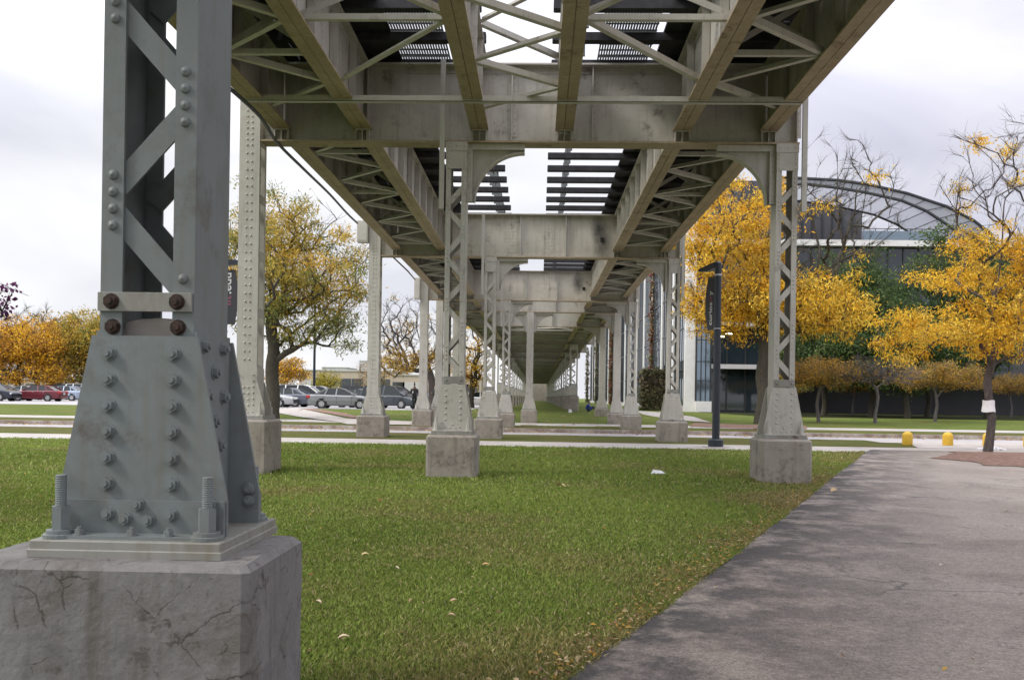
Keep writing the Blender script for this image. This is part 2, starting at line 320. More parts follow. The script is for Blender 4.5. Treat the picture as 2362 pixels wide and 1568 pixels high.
# driveway crossing the far pavement to the car park, and the diagonal walk right of the viaduct
def patch(name, pts, m, dz=.02):
    mb = MB(); P = [gnd(x, y) for x, y in pts]; n = len(P) // 2
    for i in range(n - 1): mb.quad(*[(p.x, p.y, T(p.y) + dz) for p in (P[i], P[i + 1], P[2 * n - 2 - i], P[2 * n - 1 - i])])
    return tag(mb.build(name, m), kind='structure')
patch('driveway', [(600, 943), (630, 951), (690, 962), (775, 973), (800, 979), (985, 981), (955, 973), (800, 966), (730, 951), (690, 942)], M['walk'], .03)
patch('bare_soil', [(690, 943), (740, 951), (812, 965), (850, 966), (790, 953), (722, 943)], M['mulch'], .036)
patch('diagonal_walk', [(1452, 947), (1490, 958), (1560, 970), (1640, 975), (1600, 962), (1520, 951)], M['walk'], .03)
patch('bare_soil', [(1590, 984), (1700, 989), (1860, 991), (1860, 983), (1700, 979), (1600, 976)], M['mulch'], .026)
ax = gnd(2010, 1020).x; mb = MB()
for a, b in ((24.4, 27), (27, 30.8)): mb.quad((ax, a, T(a) + .016), (60, a, T(a) + .016), (60, b, T(b) + .016), (ax + .8, b, T(b) + .016))
tag(mb.build('pavement', M['walk']), kind='structure')
tag(MB().quad((14.5, 57, .345), (70, 57, .345), (70, 74.1, .345), (13.2, 74.1, .345)).build('tree_shade_bed', M['bed']), kind='structure')  # dark sheet painting the tree row's shade onto soil and ivy
# bark mulch round the young tree beside the path
mc = gnd(2300, 1052); mb = MB(); rnd = random.Random(8); ring = []
for k in range(40):
    a = 2 * math.pi * k / 40; r_ = 1 + rnd.uniform(-.13, .13); ring.append((mc.x + .5 + 2.45 * r_ * math.cos(a), mc.y - 1.7 + 2.9 * r_ * math.sin(a)))
for k in range(40):
    a, b = ring[k], ring[(k + 1) % 40]; c0 = (mc.x + .5, mc.y - 1.7); h = lambda p: (p[0], p[1], T(p[1]) + .03)
    md = lambda p: ((p[0] + c0[0]) / 2, (p[1] + c0[1]) / 2, T(p[1]) + .1)
    mb.quad(h(a), h(b), md(b), md(a)); mb.add([md(a), md(b), (c0[0], c0[1], T(c0[1]) + .14)], [(0, 1, 2)])
tag(mb.build('mulch_bed', M['mulch'], smooth=True), kind='structure')

# ------------------------------------------------------------------ the viaduct
BZ, TZ, GZ, GT = 5.53, 6.845, 5.76, 6.815          # beam bottom / top, girder bottom / top
BY = [3.505, 14.47, 26.2, 37.87, 42.9, 51.5]
GX = {'a': -4.36, 'b': -3.0, 'c': -1.05, 'd': .36, 'e': 2.3, 'f': 3.71}
def xat(x, y, Y): return at(x, y, Y).x
def channel(mb, sx, w, d, lip, z0, z1, t=.014):
    x = sx * w / 2; xi = x - sx * t
    mb.box(min(x, xi), max(x, xi), -d / 2 + t, d / 2 - t, z0, z1)
    for sy in (-1, 1):
        y = sy * d / 2; mb.box(min(x, x - sx * lip), max(x, x - sx * lip), min(y, y - sy * t), max(y, y - sy * t), z0, z1)
def hexnut(mb, p, nrm, r, h, mi=0):
    """washer, hexagonal nut and the rounded bolt end in it"""
    p = Vector(p); nrm = Vector(nrm).normalized()
    mb.tube([p, p + nrm * .004], r * 1.22, 12, mi); mb.tube([p + nrm * .004, p + nrm * h], r, 6, mi)
    mb.tube([p + nrm * h, p + nrm * (h * 1.45)], r * .52, 8, mi)
def column(name, label, group, loc, H, kind='laced', rz=0, knees=(), stripx=0, mat=None, detail=1, knee_drop=.96, w=.341, d=.36):
    m = mat or M['steel']; root = empty(name, loc, rz, label, 'steel column', group)
    hi = detail > 1; z0 = .06
    # the two side members
    for sx in (-1, 1):
        if kind == 'laced':
            mb = MB(); channel(mb, sx, w, d, .085, z0, H)
            if detail:
                z = .955 if sx > 0 else 1.355
                while z < H - .4:
                    for j in range(4):
                        zz = z + (j - 1.5) * .065
                        if .9 < zz < H - .46 and not (hi and zz < 1.005): mb.dome((sx * (w / 2 - .045), -d / 2, zz), (0, -1, 0), .021 if hi else .017, 12 if hi else 6)
                    z += .8
            mb.build('channel', m, root)
        else:   # riveted plate column: wide plates to front and rear
            mb = MB(); y = sx * d / 2; mb.box(-w / 2, w / 2, min(y, y - sx * .014), max(y, y - sx * .014), z0, H)
            for sy in (-1, 1): mb.box(min(sy * w / 2, sy * (w / 2 - .014)), max(sy * w / 2, sy * (w / 2 - .014)), min(y - sx * .014, y - sx * .07), max(y - sx * .014, y - sx * .07), z0, H)
            if detail and sx < 0:
                z = 1.0; k = 0
                while z < H - .1:
                    for sy in (-1, 1): mb.dome((sy * .04, y, z), (0, -1, 0), .021)
                    z += .137 if k < 26 else .095; k += 1
            mb.build('plate', m, root)
    if kind == 'laced':
        for sy in (-1, 1):
            mb = MB(); z = 1.06; k = 0; y = sy * (d / 2 - .022); lim = H - .42
            while z + .2 < lim:
                s = 1 if k % 2 == 0 else -1; mb.bar((s * .13, y, z - .05), (-s * .13, y, z + .24), .01, .088, (0, 0, 1)); z += .4; k += 1
            mb.build('lacing', m, root)
        if not hi:
            mb = MB(); mb.box(-w / 2 + .01, w / 2 - .01, -d / 2 - .014, -d / 2 - .001, .84, .96)
            for sx in (-1, 1): mb.dome((sx * .12, -d / 2 - .014, .9), (0, -1, 0), .02)
            mb.build('tie_plate', M['steel_plate'], root)
        mb = MB(); mb.box(-w / 2 - .004, w / 2 + .004, -d / 2 - .014, -d / 2 - .001, H - .44, H - .15); mb.box(-w / 2 - .012, w / 2 + .012, -d / 2 - .022, -d / 2 - .001, H - .147, H - .002)
        if detail:
            for sx in (-1, 1):
                for k in range(4): mb.dome((sx * (w / 2 - .035), -d / 2 - .014, H - .4 + k * .072), (0, -1, 0), .016)
            for k in range(3): mb.dome(((k - 1) * .125, -d / 2 - .022, H - .07), (0, -1, 0), .016)
        mb.build('cap_plate', m, root)
    else:
        for sx in (-1, 1):
            mb = MB(); z = .75; 
            while z < H - .2: mb.box(sx * w / 2 - .006, sx * w / 2 + .006, -d / 2 + .071, d / 2 - .071, z, z + .15); z += .95
            mb.build('batten', m, root)
    # flared base
    for sy in (-1, 1):
        y0, y1 = (-d / 2 - .018, -d / 2 - .002) if sy < 0 else (d / 2 + .002, d / 2 + .018)
        mb = MB(); gt = .83 if kind == 'laced' else .62
        gw = .315 if not hi else .33; mb.prism([(-gw, .062), (gw, .062), (gw, .2), (w / 2 + .022, gt), (-w / 2 - .022, gt), (-gw, .2)], y0, y1)
        if sy < 0 and detail == 1:
            for sx in (-1, 1):
                for k in range(6): mb.dome((sx * .122, y0, .25 + k * .098), (0, -1, 0), .02)
                for k in range(0 if kind == 'laced' else 5): mb.dome((sx * .04, y0, .14 + k * .098), (0, -1, 0), .021)
        mb.build('gusset', m, root)
    for sx in (-1, 1):
        mb = MB(); x0, x1 = (w / 2 + .001, w / 2 + .013) if sx > 0 else (-w / 2 - .013, -w / 2 - .001)
        mb.box(x0, x1, -d / 2 + .001, d / 2 - .001, .062, .85); mb.build('side_plate', m, root)
    mb = MB()
    for sy in (-1, 1):
        ya, yb = (-d / 2 - .036, -d / 2 - .02) if sy < 0 else (d / 2 + .02, d / 2 + .036)
        mb.box(-.325, .325, ya, yb, .062, .2); mb.box(-.325, .325, min(ya, ya + sy * .09), max(ya, ya + sy * .09), .0615, .075)
        if sy < 0 and detail:
            for x, z in ((-.12, .13), (-.045, .115), (.045, .115), (.12, .13), (0, .17)): mb.dome((x, ya, z), (0, -1, 0), .018) if not hi else None
    mb.build('base_angle', m, root)
    mb = MB(); pw = .365 if hi else .345; mb.bbox(-pw, pw, -.345, .345, 0, .03, .004); mb.bbox(-pw + .007, pw - .007, -.338, .338, .03, .062, .004); mb.build('base_plate', M['steel_plate'], root)
    # anchor bolts at the corners of the base
    for sx in (-1, 1):
        for sy in (-1, 1):
            mb = MB(); c = Vector((sx * (.28 if hi else .262), sy * (d / 2 + .085), .062)); mb.tube([c + Vector((0, 0, z)) for z in (0, .014, .016, .03)], [.062, .062, .05, .05], 20)
            mb.tube([c + Vector((0, 0, .03)), c + Vector((0, 0, .118))], .034, 6)
            if hi:
                pts = []; rr = []
                for k in range(29): pts.append(c + Vector((0, 0, .118 + k * .0042))); rr.append(.0205 if k % 2 else .019)
                mb.tube(pts, rr, 14)
            else: mb.tube([c + Vector((0, 0, .118)), c + Vector((0, 0, .235))], .02, 6)
            mb.build('anchor_bolt', m, root)
    for k in knees:
        mb = MB(); a, b, kt = w / 2 + .002, w / 2 + .95, H - .004; arc = []
        for i in range(15):
            t = i / 14 * math.pi / 2; arc.append((b - .82 * math.sin(t), kt - knee_drop + (knee_drop - .13) * math.cos(t)))
        poly = [(a, kt), (b, kt)] + arc + [(a, kt - knee_drop)]; poly = [(k * x, z) for x, z in poly]
        mb.prism(poly, -.01, .01)
        for p, q in zip(arc, arc[1:]): mb.bar((k * p[0], 0, p[1] - .008), (k * q[0], 0, q[1] - .008), .015, .17, (0, 1, 0)) if False else mb.quad((k * p[0], -.09, p[1]), (k * p[0], .09, p[1]), (k * q[0], .09, q[1]), (k * q[0], -.09, q[1]))
        for p, q in zip(arc, arc[1:]): mb.quad((k * p[0], -.09, p[1] - .016), (k * p[0], .09, p[1] - .016), (k * q[0], .09, q[1] - .016), (k * q[0], -.09, q[1] - .016)); mb.quad((k * p[0], -.09, p[1] - .016), (k * p[0], -.09, p[1]), (k * q[0], -.09, q[1]), (k * q[0], -.09, q[1] - .016))
        xx = sorted((k * a, k * (a + .09))); mb.box(xx[0], xx[1], -.1, -.012, kt - knee_drop, kt - .1); xx = sorted((k * a, k * b)); mb.box(xx[0], xx[1], -.1, -.012, kt - .098, kt)
        if detail:
            for i in range(9): mb.dome((k * (a + .045), -.1, kt - .16 - i * .095), (0, -1, 0), .014); mb.dome((k * (a + .12 + i * .09), -.1, kt - .05), (0, -1, 0), .014)
            for i in range(1, 14, 2): mb.dome((k * (arc[i][0] - .03), -.012, arc[i][1] + .045), (0, -1, 0), .013)
        mb.build('knee_bracket', m, root)
    if stripx:
        x = stripx * (w / 2 + .05); mb = MB(); mb.box(x - .04, x + .04, -d / 2 - .21, -d / 2 - .16, H - 1.15, H + 1.28); mb.box(x - .02, x + .02, -d / 2 - .16, -d / 2 + .02, H - 1.1, H - 1.02); mb.build('cover_strip', m, root)
    return root
def footing(label, x, y, wx, wy, z0, z1, mat='conc', group='concrete footings of the viaduct', c=.035, bat=0.0):
    mb = MB(); mb.bbox(-wx / 2, wx / 2, -wy / 2, wy / 2, z0 - .5 - z1, 0, c)
    o = mb.build('concrete_footing', M[mat], loc=(x, y, z1)); return tag(o, label, 'footing', group)
SG = 'steel columns carrying the viaduct'; FG = 'concrete footings of the viaduct'
# foreground column on its cracked block
pc = gnd(510, 1293, .715)
A = (pc.x - .365, pc.y + .345, .715)
fc = gnd(531, 1310, .715); fr = gnd(700, 1233, .715)
fo_ = MB().bbox(fc.x - 1.02, fr.x, fc.y + .03, fr.y, -.3, .715, .026).build('concrete_footing', M['conc_a'])
sb = fo_.modifiers.new('fine', 'SUBSURF'); sb.subdivision_type = 'SIMPLE'; sb.levels = 6; sb.render_levels = 6
for sc_, st_ in ((.2, .008), (.03, .003)):      # chipped, uneven arrises and faces
    tx = bpy.data.textures.new('chips', 'CLOUDS'); tx.noise_scale = sc_; tx.noise_depth = 3; dm = fo_.modifiers.new('chips', 'DISPLACE'); dm.texture = tx; dm.strength = st_; dm.mid_level = .5
tag(fo_, 'large grey concrete block with map cracks under the foreground column', 'footing', FG)
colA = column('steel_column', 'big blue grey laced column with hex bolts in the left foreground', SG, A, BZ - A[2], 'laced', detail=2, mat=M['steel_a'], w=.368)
wA, dA = .368, .36
# nuts on the front gusset and angle, on the side plate and rusty ones on the tie plate
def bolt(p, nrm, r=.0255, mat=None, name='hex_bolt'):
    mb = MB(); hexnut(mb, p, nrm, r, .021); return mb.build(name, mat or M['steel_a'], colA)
yg = -dA / 2 - .018
for sx in (-1, 1):
    for k in range(6): bolt((sx * .126 - .012, yg, .262 + k * .1), (0, -1, 0))
for x, z in ((-.122, .148), (-.055, .13), (.035, .127), (.122, .148), (-.008, .185)): bolt((x, yg - .018, z), (0, -1, 0), .023)
for y, z in ((-.11, .8), (.09, .8), (0, .7), (-.08, .6), (.1, .6), (0, .5), (.06, .4), (0, .3)): bolt((wA / 2 + .013, y, z), (1, 0, 0), .0265)
for x in (-.2, 0, .14): bolt((x, -dA / 2 - .1, .075), (0, 0, 1), .018)
for z in (.14, .19): bolt((.275, yg - .018, z), (0, -1, 0), .023); bolt((.29, dA / 2 + .0, z + .02), (0, -1, 0), .023)
mb = MB(); mb.bbox(-wA / 2 - .005, wA / 2 - .005, -dA / 2 - .014, -dA / 2 - .001, .925, .998, .002); mb.build('tie_plate', M['steel_plate'], colA)
for sx in (-1, 1):
    bolt((sx * .128 - .005, -dA / 2 - .014, .962), (0, -1, 0), .0255, M['rust'], 'rusty_bolt'); bolt((sx * .128 - .005, -dA / 2, .865), (0, -1, 0), .0255, M['rust'], 'rusty_bolt')
mb = MB()
for i in range(9):
    for j in range(9):
        x, y = -.15 + .3 * i / 8, -.15 + .3 * j / 8; mb.v.append((x, y, .868 + .045 * math.cos(x * 9) * math.cos(y * 6) + random.Random(i * 9 + j).uniform(-.006, .006) if 0 < i < 8 and 0 < j < 8 else .7))
for i in range(8):
    for j in range(8): mb.f.append((i * 9 + j, i * 9 + j + 1, i * 9 + j + 10, i * 9 + j + 9)); mb.m.append(0)
mb.build('concrete_fill', M['walk'], colA, recalc=False)

def put(kind, px, pyc, Y, z1, wf, z0, label, flabel, H=None, **k):
    x = xat(px, pyc, Y - .2)
    c = column('steel_column', label, SG, (x, Y, z1), (H or BZ) - z1, kind, **k)
    footing(flabel, x + k.get('fo', 0), Y, wf, .86, z0, z1); return c
put('plate', 571, 600, 14.47, .9, .86, 0, 'pale riveted plate column on the left end of the nearest cross girder', 'tall buff footing left of the lawn under the riveted column', H=TZ - .02)
put('laced', 1049, 600, 14.47, .7, .82, 0, 'pale laced column with a knee bracket in the middle of the nearest cross girder', 'buff footing in the middle of the lawn', knees=(1,), stripx=-1)
put('laced', 1813, 600, 14.47, .72, .8, 0, 'pale laced column with a knee bracket at the right end of the nearest cross girder', 'buff footing on the right of the lawn beside the asphalt path', knees=(-1,), stripx=1)
put('plate', 861, 750, 26.2, .72, .86, 0, 'riveted plate column left under the second cross girder', 'cracked footing on the verge left of the middle column', H=TZ - .02)
put('laced', 1129, 750, 26.2, .68, .84, 0, 'laced column in the middle under the second cross girder', 'footing on the verge just right of the middle lawn footing', knees=(1,), stripx=-1)
put('laced', 1554, 750, 26.2, .68, .84, 0, 'laced column at the right under the second cross girder', 'cracked footing on the verge left of the banner pole', knees=(-1,), stripx=1)
put('plate', 976, 800, 37.87, .72, .86, 0, 'riveted plate column left under the third cross girder beyond the road', 'footing beyond the road behind the walking person', H=TZ - .02)
put('laced', 1167, 800, 37.87, .62, .84, 0, 'laced column in the middle under the third cross girder beyond the road', 'narrow looking footing beyond the road in the middle', knees=(1,), stripx=-1)
put('laced', 1458, 800, 37.87, .62, .84, 0, 'laced column at the right under the third cross girder beyond the road', 'footing beyond the road at the right', knees=(-1,), stripx=1)
put('plate', 1012, 800, 42.9, .75, .86, .1, 'riveted plate column half hidden behind the middle lawn column', 'footing of the half hidden column behind the middle footing', H=TZ - .02)
put('plate', 1222, 800, 42.9, .72, .8, .1, 'riveted centre column with brackets on both sides on the far lawn', 'footing of the centre column on the far lawn', knees=(1, -1))
put('plate', 1424, 800, 42.9, .6, .82, .1, 'riveted plate column on the far lawn in front of the glass facade', 'low footing on the far lawn right of the centre', knees=(-1,))
put('plate', 1390, 800, 51.5, .72, .8, .2, 'riveted plate column beside the seated person', 'low footing beside the seated person', knees=(-1,))
put('plate', 1050, 800, 51.5, .85, .8, .2, 'riveted plate column farther back on the left hidden by the middle column', 'footing farther back on the left hidden by the middle column', H=TZ - .02)

CXN = ['nearest', 'second', 'third', 'fourth', 'fifth']
def cross_girder(Y, x0, x1, gx, label, group='cross girders of the viaduct', detail=1, holes=()):
    root = empty('cross_girder', (0, Y, 0), 0, label, 'cross girder', group); m = M['steel2']
    mb = MB(); mb.box(x0, x1, -.008, .008, BZ + .03, TZ - .03)
    for zc in ((BZ + .03, BZ + .13), (TZ - .13, TZ - .03)):
        for s in (-1, 1): mb.box(x0, x1, min(s * .0085, s * .022), max(s * .0085, s * .022), zc[0], zc[1])
        if detail:
            n = int((x1 - x0) / .14)
            for k in range(n): mb.dome((x0 + .07 + k * .14, -.022, (zc[0] + zc[1]) / 2), (0, -1, 0), .018)
    if detail > 0:   # riveted splice plates in the middle of the web
        for xs in (gx[len(gx) // 2] - 3.35, gx[len(gx) // 2] - 2.25) if Y > 20 else ():
            mb.box(xs, xs + .34, -.021, -.0085, BZ + .14, TZ - .14)
            for i in range(3):
                for k in range(10): mb.dome((xs + .06 + i * .11, -.021, BZ + .2 + k * .1), (0, -1, 0), .021)
    mb.build('web', M['steel_s2'] if 25 < Y < 30 else M['steel_s3'] if 30 < Y < 40 else M['steel'] if Y > 20 else m, root)
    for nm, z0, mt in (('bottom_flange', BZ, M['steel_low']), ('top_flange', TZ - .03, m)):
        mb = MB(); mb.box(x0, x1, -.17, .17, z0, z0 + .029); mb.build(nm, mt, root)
    for x in gx:
        for s in (-1, 1):
            mb = MB(); y = sorted((s * .0225, s * .12)); mb.box(x - .008, x + .008, y[0], y[1], BZ + .031, GZ - .022); mb.box(x - .12, x + .12, y[0], y[1], GZ - .02, GZ - .002)
            mb.box(x - .12, x - .104, y[0], y[1], BZ + .031, GZ - .022); mb.box(x + .104, x + .12, y[0], y[1], BZ + .031, GZ - .022); mb.build('bearing', m, root)
    xs = [x0 + .02] + [x0 + (x1 - x0) * t for t in (.2, .47, .62, .8)] + [x1 - .03]
    for x in xs:
        mb = MB(); mb.box(x - .008, x + .008, -.13, -.023, BZ + .03, TZ - .031); mb.box(x + .009, x + .09, -.034, -.0225, BZ + .131, TZ - .132)
        if detail:
            for k in range(9): mb.dome((x + .05, -.034, BZ + .2 + k * .115), (0, -1, 0), .016)
        mb.build('stiffener', M['steel'] if Y > 20 else m, root)
    if holes:
        for x in holes: mb = MB(); mb.box(x - .06, x + .06, -.03, -.0225, BZ + .5, BZ + .64); mb.build('drain_opening', M['dark'], root)
    return root
inner = [GX[k] for k in 'abef']; allg = [GX[k] for k in 'abcdef']
def colx(px, y, Y): return xat(px, y, Y - .2)
cross_girder(BY[0], -5.1, 4.7, allg, 'cross girder overhead at the foreground column mostly above the picture', detail=0)
cross_girder(BY[1], colx(571, 400, 14.47) + .19, colx(1813, 400, 14.47) + .22, allg, 'nearest cross girder right across the view with rust stained web')
cross_girder(BY[2], colx(861, 500, 26.2) + .19, colx(1554, 550, 26.2) + .22, inner, 'second cross girder with riveted splice plates and a dark smoke stain', holes=(1.85,))
cross_girder(BY[3], colx(976, 600, 37.87) + .19, colx(1458, 650, 37.87) + .22, inner, 'third cross girder beyond the road', holes=(1.9, -3.6))
cross_girder(BY[4], -4.8, 4.2, inner, 'fourth cross girder over the centre column on the far lawn', detail=0)
cross_girder(BY[5], -4.9, 4.2, inner, 'fifth cross girder with a bright web behind the centre column', detail=0)

def girder_mesh(L, detail, flip):
    """returns a list of (part name, mesh builder, material) for a plate girder of length L along Y, with stiffeners on both faces"""
    parts = []; mb = MB(); mb.box(-.008, .008, 0, L, GZ + .03, GT - .02)
    for s in (-1, 1):
        mb.box(min(s * .0085, s * .02), max(s * .0085, s * .02), 0, L, GZ + .03, GZ + .13); mb.box(min(s * .0085, s * .02), max(s * .0085, s * .02), 0, L, GT - .12, GT - .02)
    n = max(2, round(L / 1.22)); ys = [L * k / n for k in range(1, n)]
    if detail:
        for s in (-1, 1):
            for y in ys:
                for k in range(9): mb.dome((s * .0085, y - .42, GZ + .17 + k * .095), (s, 0, 0), .013, 5)
            for k in range(int(L / .17)): mb.dome((s * .02, .08 + k * .17, GT - .07), (s, 0, 0), .014, 5)
    parts.append(('web', mb, 'steel2'))
    mb = MB()
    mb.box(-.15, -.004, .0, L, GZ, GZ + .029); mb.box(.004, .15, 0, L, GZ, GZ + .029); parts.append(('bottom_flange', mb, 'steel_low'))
    mb = MB(); mb.box(-.13, .13, 0, L, GT - .019, GT); parts.append(('top_flange', mb, 'steel2'))
    for s in (-1, 1):
        for y in ys:
            mb = MB(); mb.box(min(s * .0205, s * .125), max(s * .0205, s * .125), y - .006, y + .006, GZ + .03, GT - .02); mb.box(min(s * .0085, s * .0195), max(s * .0085, s * .0195), y + .007, y + .08, GZ + .131, GT - .121)
            parts.append(('stiffener', mb, 'steel'))
    return parts
def brace_bay(x0, x1, L, pitch, label, group, y_first=.6, vert=True, vstep=0, reverse=False):
    """lateral zigzag in the bottom plane and upright X frames between two girders"""
    root = empty('sway_bracing', (x0, 0, 0), 0, label, 'bracing', group); b = x1 - x0; m = M['steel']; k = 0; y = y_first; e = .13
    def angle(nm, p, q, up=(0, 0, 1)):
        mb = MB(); mb.bar(p, q, .075, .01, up); p, q = Vector(p), Vector(q); dd = (q - p).normalized(); sdv = dd.cross(Vector(up)).normalized() * .034
        mb.bar(p + sdv + Vector(up) * .04, q + sdv + Vector(up) * .04, .009, .075, up); return mb.build(nm, m, root)
    while y + pitch < L:
        a = e if (k % 2 == 0) != reverse else b - e; c = b - a
        angle('diagonal_bar', (a, y, GZ + .05), (c, y + pitch * .92, GZ + .05))
        y += pitch; k += 1
    if vert:
        y = y_first + pitch
        while y < L - .3:
            mb = MB(); mb.bar((e, y, GZ + .09), (b - e, y, GZ + .09), .07, .07); mb.build('strut', m, root)
            mb = MB(); mb.bar((.03, y + .06, GZ + .14), (b - .03, y + .06, GT - .12), .01, .08); mb.build('cross_bar', m, root)
            mb = MB(); mb.bar((.03, y + .075, GT - .12), (b - .03, y + .075, GZ + .14), .01, .08); mb.build('cross_bar', m, root)
            y += pitch * (vstep or (2 if pitch > 1.5 else 3))
    return root
SPN = {-1: 'span behind the foreground column', 0: 'nearest span overhead', 1: 'second span over the road', 2: 'third span beyond the road', 3: 'short fourth span', 4: 'fifth span'}
GN = {'a': 'left outer', 'b': 'left inner', 'c': 'left middle', 'd': 'right middle', 'e': 'right inner', 'f': 'right outer'}
def span(i, y0, y1, keys, detail, label):
    L = y1 - y0 - .06; first = None
    for k in keys:
        lab = f'{GN[k]} plate girder with dusty underside in the {label}'
        if first is None:
            first = empty('plate_girder', (GX[k], y0 + .03, 0), 0, lab, 'plate girder', 'plate girders along the viaduct')
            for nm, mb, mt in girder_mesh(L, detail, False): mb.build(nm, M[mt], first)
        else: dup(first, (GX[k], y0 + .03, 0), label=lab)
    bays = [p for p in zip(keys, keys[1:]) if not (p == ('b', 'e'))]
    for p, q_ in bays:
        wide = (p, q_) in (('b', 'c'), ('d', 'e'))
        r_ = brace_bay(GX[p], GX[q_], L, 2.1 if wide else 1.05 if (p, q_) != ('c', 'd') else .95, f'bracing between the {GN[p]} and {GN[q_]} girders, {label}', 'bracing between the girders', y_first=.5, vert=(p, q_) != ('c', 'd'), reverse=p in 'ad')
        r_.location.y = y0 + .03
        if (p, q_) == ('c', 'd'): t_ = brace_bay(GX[p], GX[q_], L, 1.35, f'upper zigzag bars between the middle girders, {label}', 'bracing between the girders', y_first=.9, vert=False); t_.location = (GX[p], y0 + .03, GT - GZ - .16)
span(-1, -8.0, BY[0], 'abcdef', 0, SPN[-1]); span(0, BY[0], BY[1], 'abcdef', 1, SPN[0]); span(1, BY[1], BY[2], 'abef', 1, SPN[1]); span(2, BY[2], BY[3], 'abef', 0, SPN[2])
span(3, BY[3], BY[4], 'abef', 0, SPN[3]); span(4, BY[4], BY[5], 'abef', 0, SPN[4])
# transverse strut under the girders in front of the nearest cross girder
mb = MB(); mb.bar((GX['a'] - .1, 12.95, GZ - .03), (GX['f'] + .1, 12.95, GZ - .03), .09, .012); mb.bar((GX['a'] - .1, 12.91, GZ + .01), (GX['f'] + .1, 12.91, GZ + .01), .01, .09)
tag(mb.build('transverse_strut', M['steel']), 'long flat strut running under all six girders before the nearest cross girder', 'strut')
# timber ties, rails, deck panels, gratings and handrails
TG = 'timber ties of the two tracks'
tie_m = {}
k0 = 0
for side, (x0, x1) in (('left', (-4.8, -.9)), ('right', (.13, 4.15))):
    mb = MB(); mb.bbox(x0, x1, -.075, .075, 0, .14, .01, bot=True); proto = None
    n = -31
    while 25.6 + n * 1.1 < 51:
        y = 25.6 + n * 1.1; n += 1
        w_ = 'nearest span' if y < 14 else 'second span' if y < 26 else 'spans beyond the road'
        lab = f'black timber tie of the {side} track seen from below in the {w_}'
        z = TZ + .004
        if proto is None: proto = mb.build('railway_tie', M['tie'], loc=(0, y, z)); tag(proto, lab, 'railway tie', f'{TG}, {side} {w_}')
        else: dup(proto, (0, y, z), label=lab, group=f'{TG}, {side} {w_}')
    s_ = -1 if side == 'left' else 1; t0 = -3.68 if side == 'left' else 3.0
    for dx, wh in ((-.72, 'outer' if side == 'left' else 'inner'), (.72, 'inner' if side == 'left' else 'outer')):
        mb = MB(); x = t0 + dx; mb.prism([(x - .07, TZ + 0.190), (x + .07, TZ + 0.190), (x + .012, TZ + 0.220), (x + .012, TZ + 0.300), (x + .035, TZ + 0.340), (x - .035, TZ + 0.340), (x - .012, TZ + 0.300), (x - .012, TZ + 0.220)], -8, 51.4)
        tag(mb.build('running_rail', M['rail']), f'{wh} steel rail of the {side} track above the ties', 'rail')
    # close boarded deck on the ties with slits of light
    px0, px1 = (-4.85, -2.5) if side == 'left' else (1.85, 4.2)
    mb = MB(); rr = random.Random(3 if side == 'left' else 4)
    x = px0
    while x < px1 - .05:
        y = -8.0
        while y < 51.3:
            ln = rr.uniform(3.0, 5.2); ln = min(ln, 51.3 - y)
            mb.box(x, x + .237, y, y + ln - (.06 if rr.random() < .6 else .004), TZ + 0.146, TZ + 0.185); y += ln
        x += .237 + (.02 if rr.random() < .35 else .003)
    tag(mb.build('deck_boarding', M['tie']), f'dark boarding with slits of light over the {side} ties', 'deck')
    # open grating walkway over the inner tie ends of the nearest span
    gx0, gx1 = (-2.4, -1.58) if side == 'left' else (.91, 1.72)
    for j, (ya, yb) in enumerate(((13.45, 14.4), (14.42, 15.4), (12.4, 13.42))):
        g = empty('grating_panel', (0, 0, 0), 0, f'slotted steel walkway grating over the {side} ties, {["middle", "farther", "nearer"][j]} panel', 'grating', 'walkway gratings')
        mb = MB(); nb = 20
        for k in range(nb): xx = gx0 + (gx1 - gx0) * k / (nb - 1); mb.box(xx - .013, xx + .013, ya, yb, TZ + 0.165, TZ + 0.190)
        mb.build('bearing_bars', M['grate'], g)
        for yy in (ya + .02, ya + .25 * (yb - ya), (ya + yb) / 2, ya + .75 * (yb - ya), yb - .02): mb = MB(); mb.box(gx0 - .02, gx1 + .02, yy - .012, yy + .012, TZ + 0.146, TZ + 0.164); mb.build('cross_strip', M['grate'], g)
    hx = -1.36 if side == 'left' else .65
    h = empty('handrail', (hx, 0, 0), 0, f'steel handrail with posts along the {side} walkway above the ties', 'handrail')
    for k in range(34):
        y = 12.2 + k * 1.1; mb = MB(); mb.box(-.035, .035, y - .03, y + .03, TZ + 0.150, TZ + 1.35); mb.build('post', M['grate'], h)
    for z in (.75, 1.32):
        mb = MB(); mb.box(-.02, .02, 12.0, 49, TZ + z, TZ + z + .05); mb.build('rail', M['grate'], h)
# far part of the viaduct: narrower laced bents receding down the lawn
fy = [68 + 12.2 * k for k in range(17)]
lb = rb = None
for i, Y in enumerate(fy):
    z1 = 1.5
    for s, x in (('left', -2.95), ('right', 2.7)):
        lab = f'lattice column in the far row receding on the {s} side of the viaduct'; fl = f'tall footing in the far row receding on the {s} side of the viaduct'
        if i == 0:
            c_ = column('steel_column', lab, f'far lattice columns, {s} row', (x, Y, z1), BZ - z1, 'laced', detail=0, w=.62, d=.6)
            f_ = footing(fl, x, Y, .86, 1.0, .3, z1, group=f'far footings, {s} row', c=.05)
            if s == 'left': lb = (c_, f_)
            else: rb = (c_, f_)
        else:
            p_ = lb if s == 'left' else rb
            dup(p_[0], (x, Y, z1)); dup(p_[1], (x, Y, z1))
    if i == 0:
        g0 = cross_girder(Y, -4.3, 4.3, inner, 'far cross girder in the receding row under the viaduct', 'far cross girders', detail=0)
    else: dup(g0, (0, Y, 0))
fl0 = {}
ends = [BY[5]] + fy
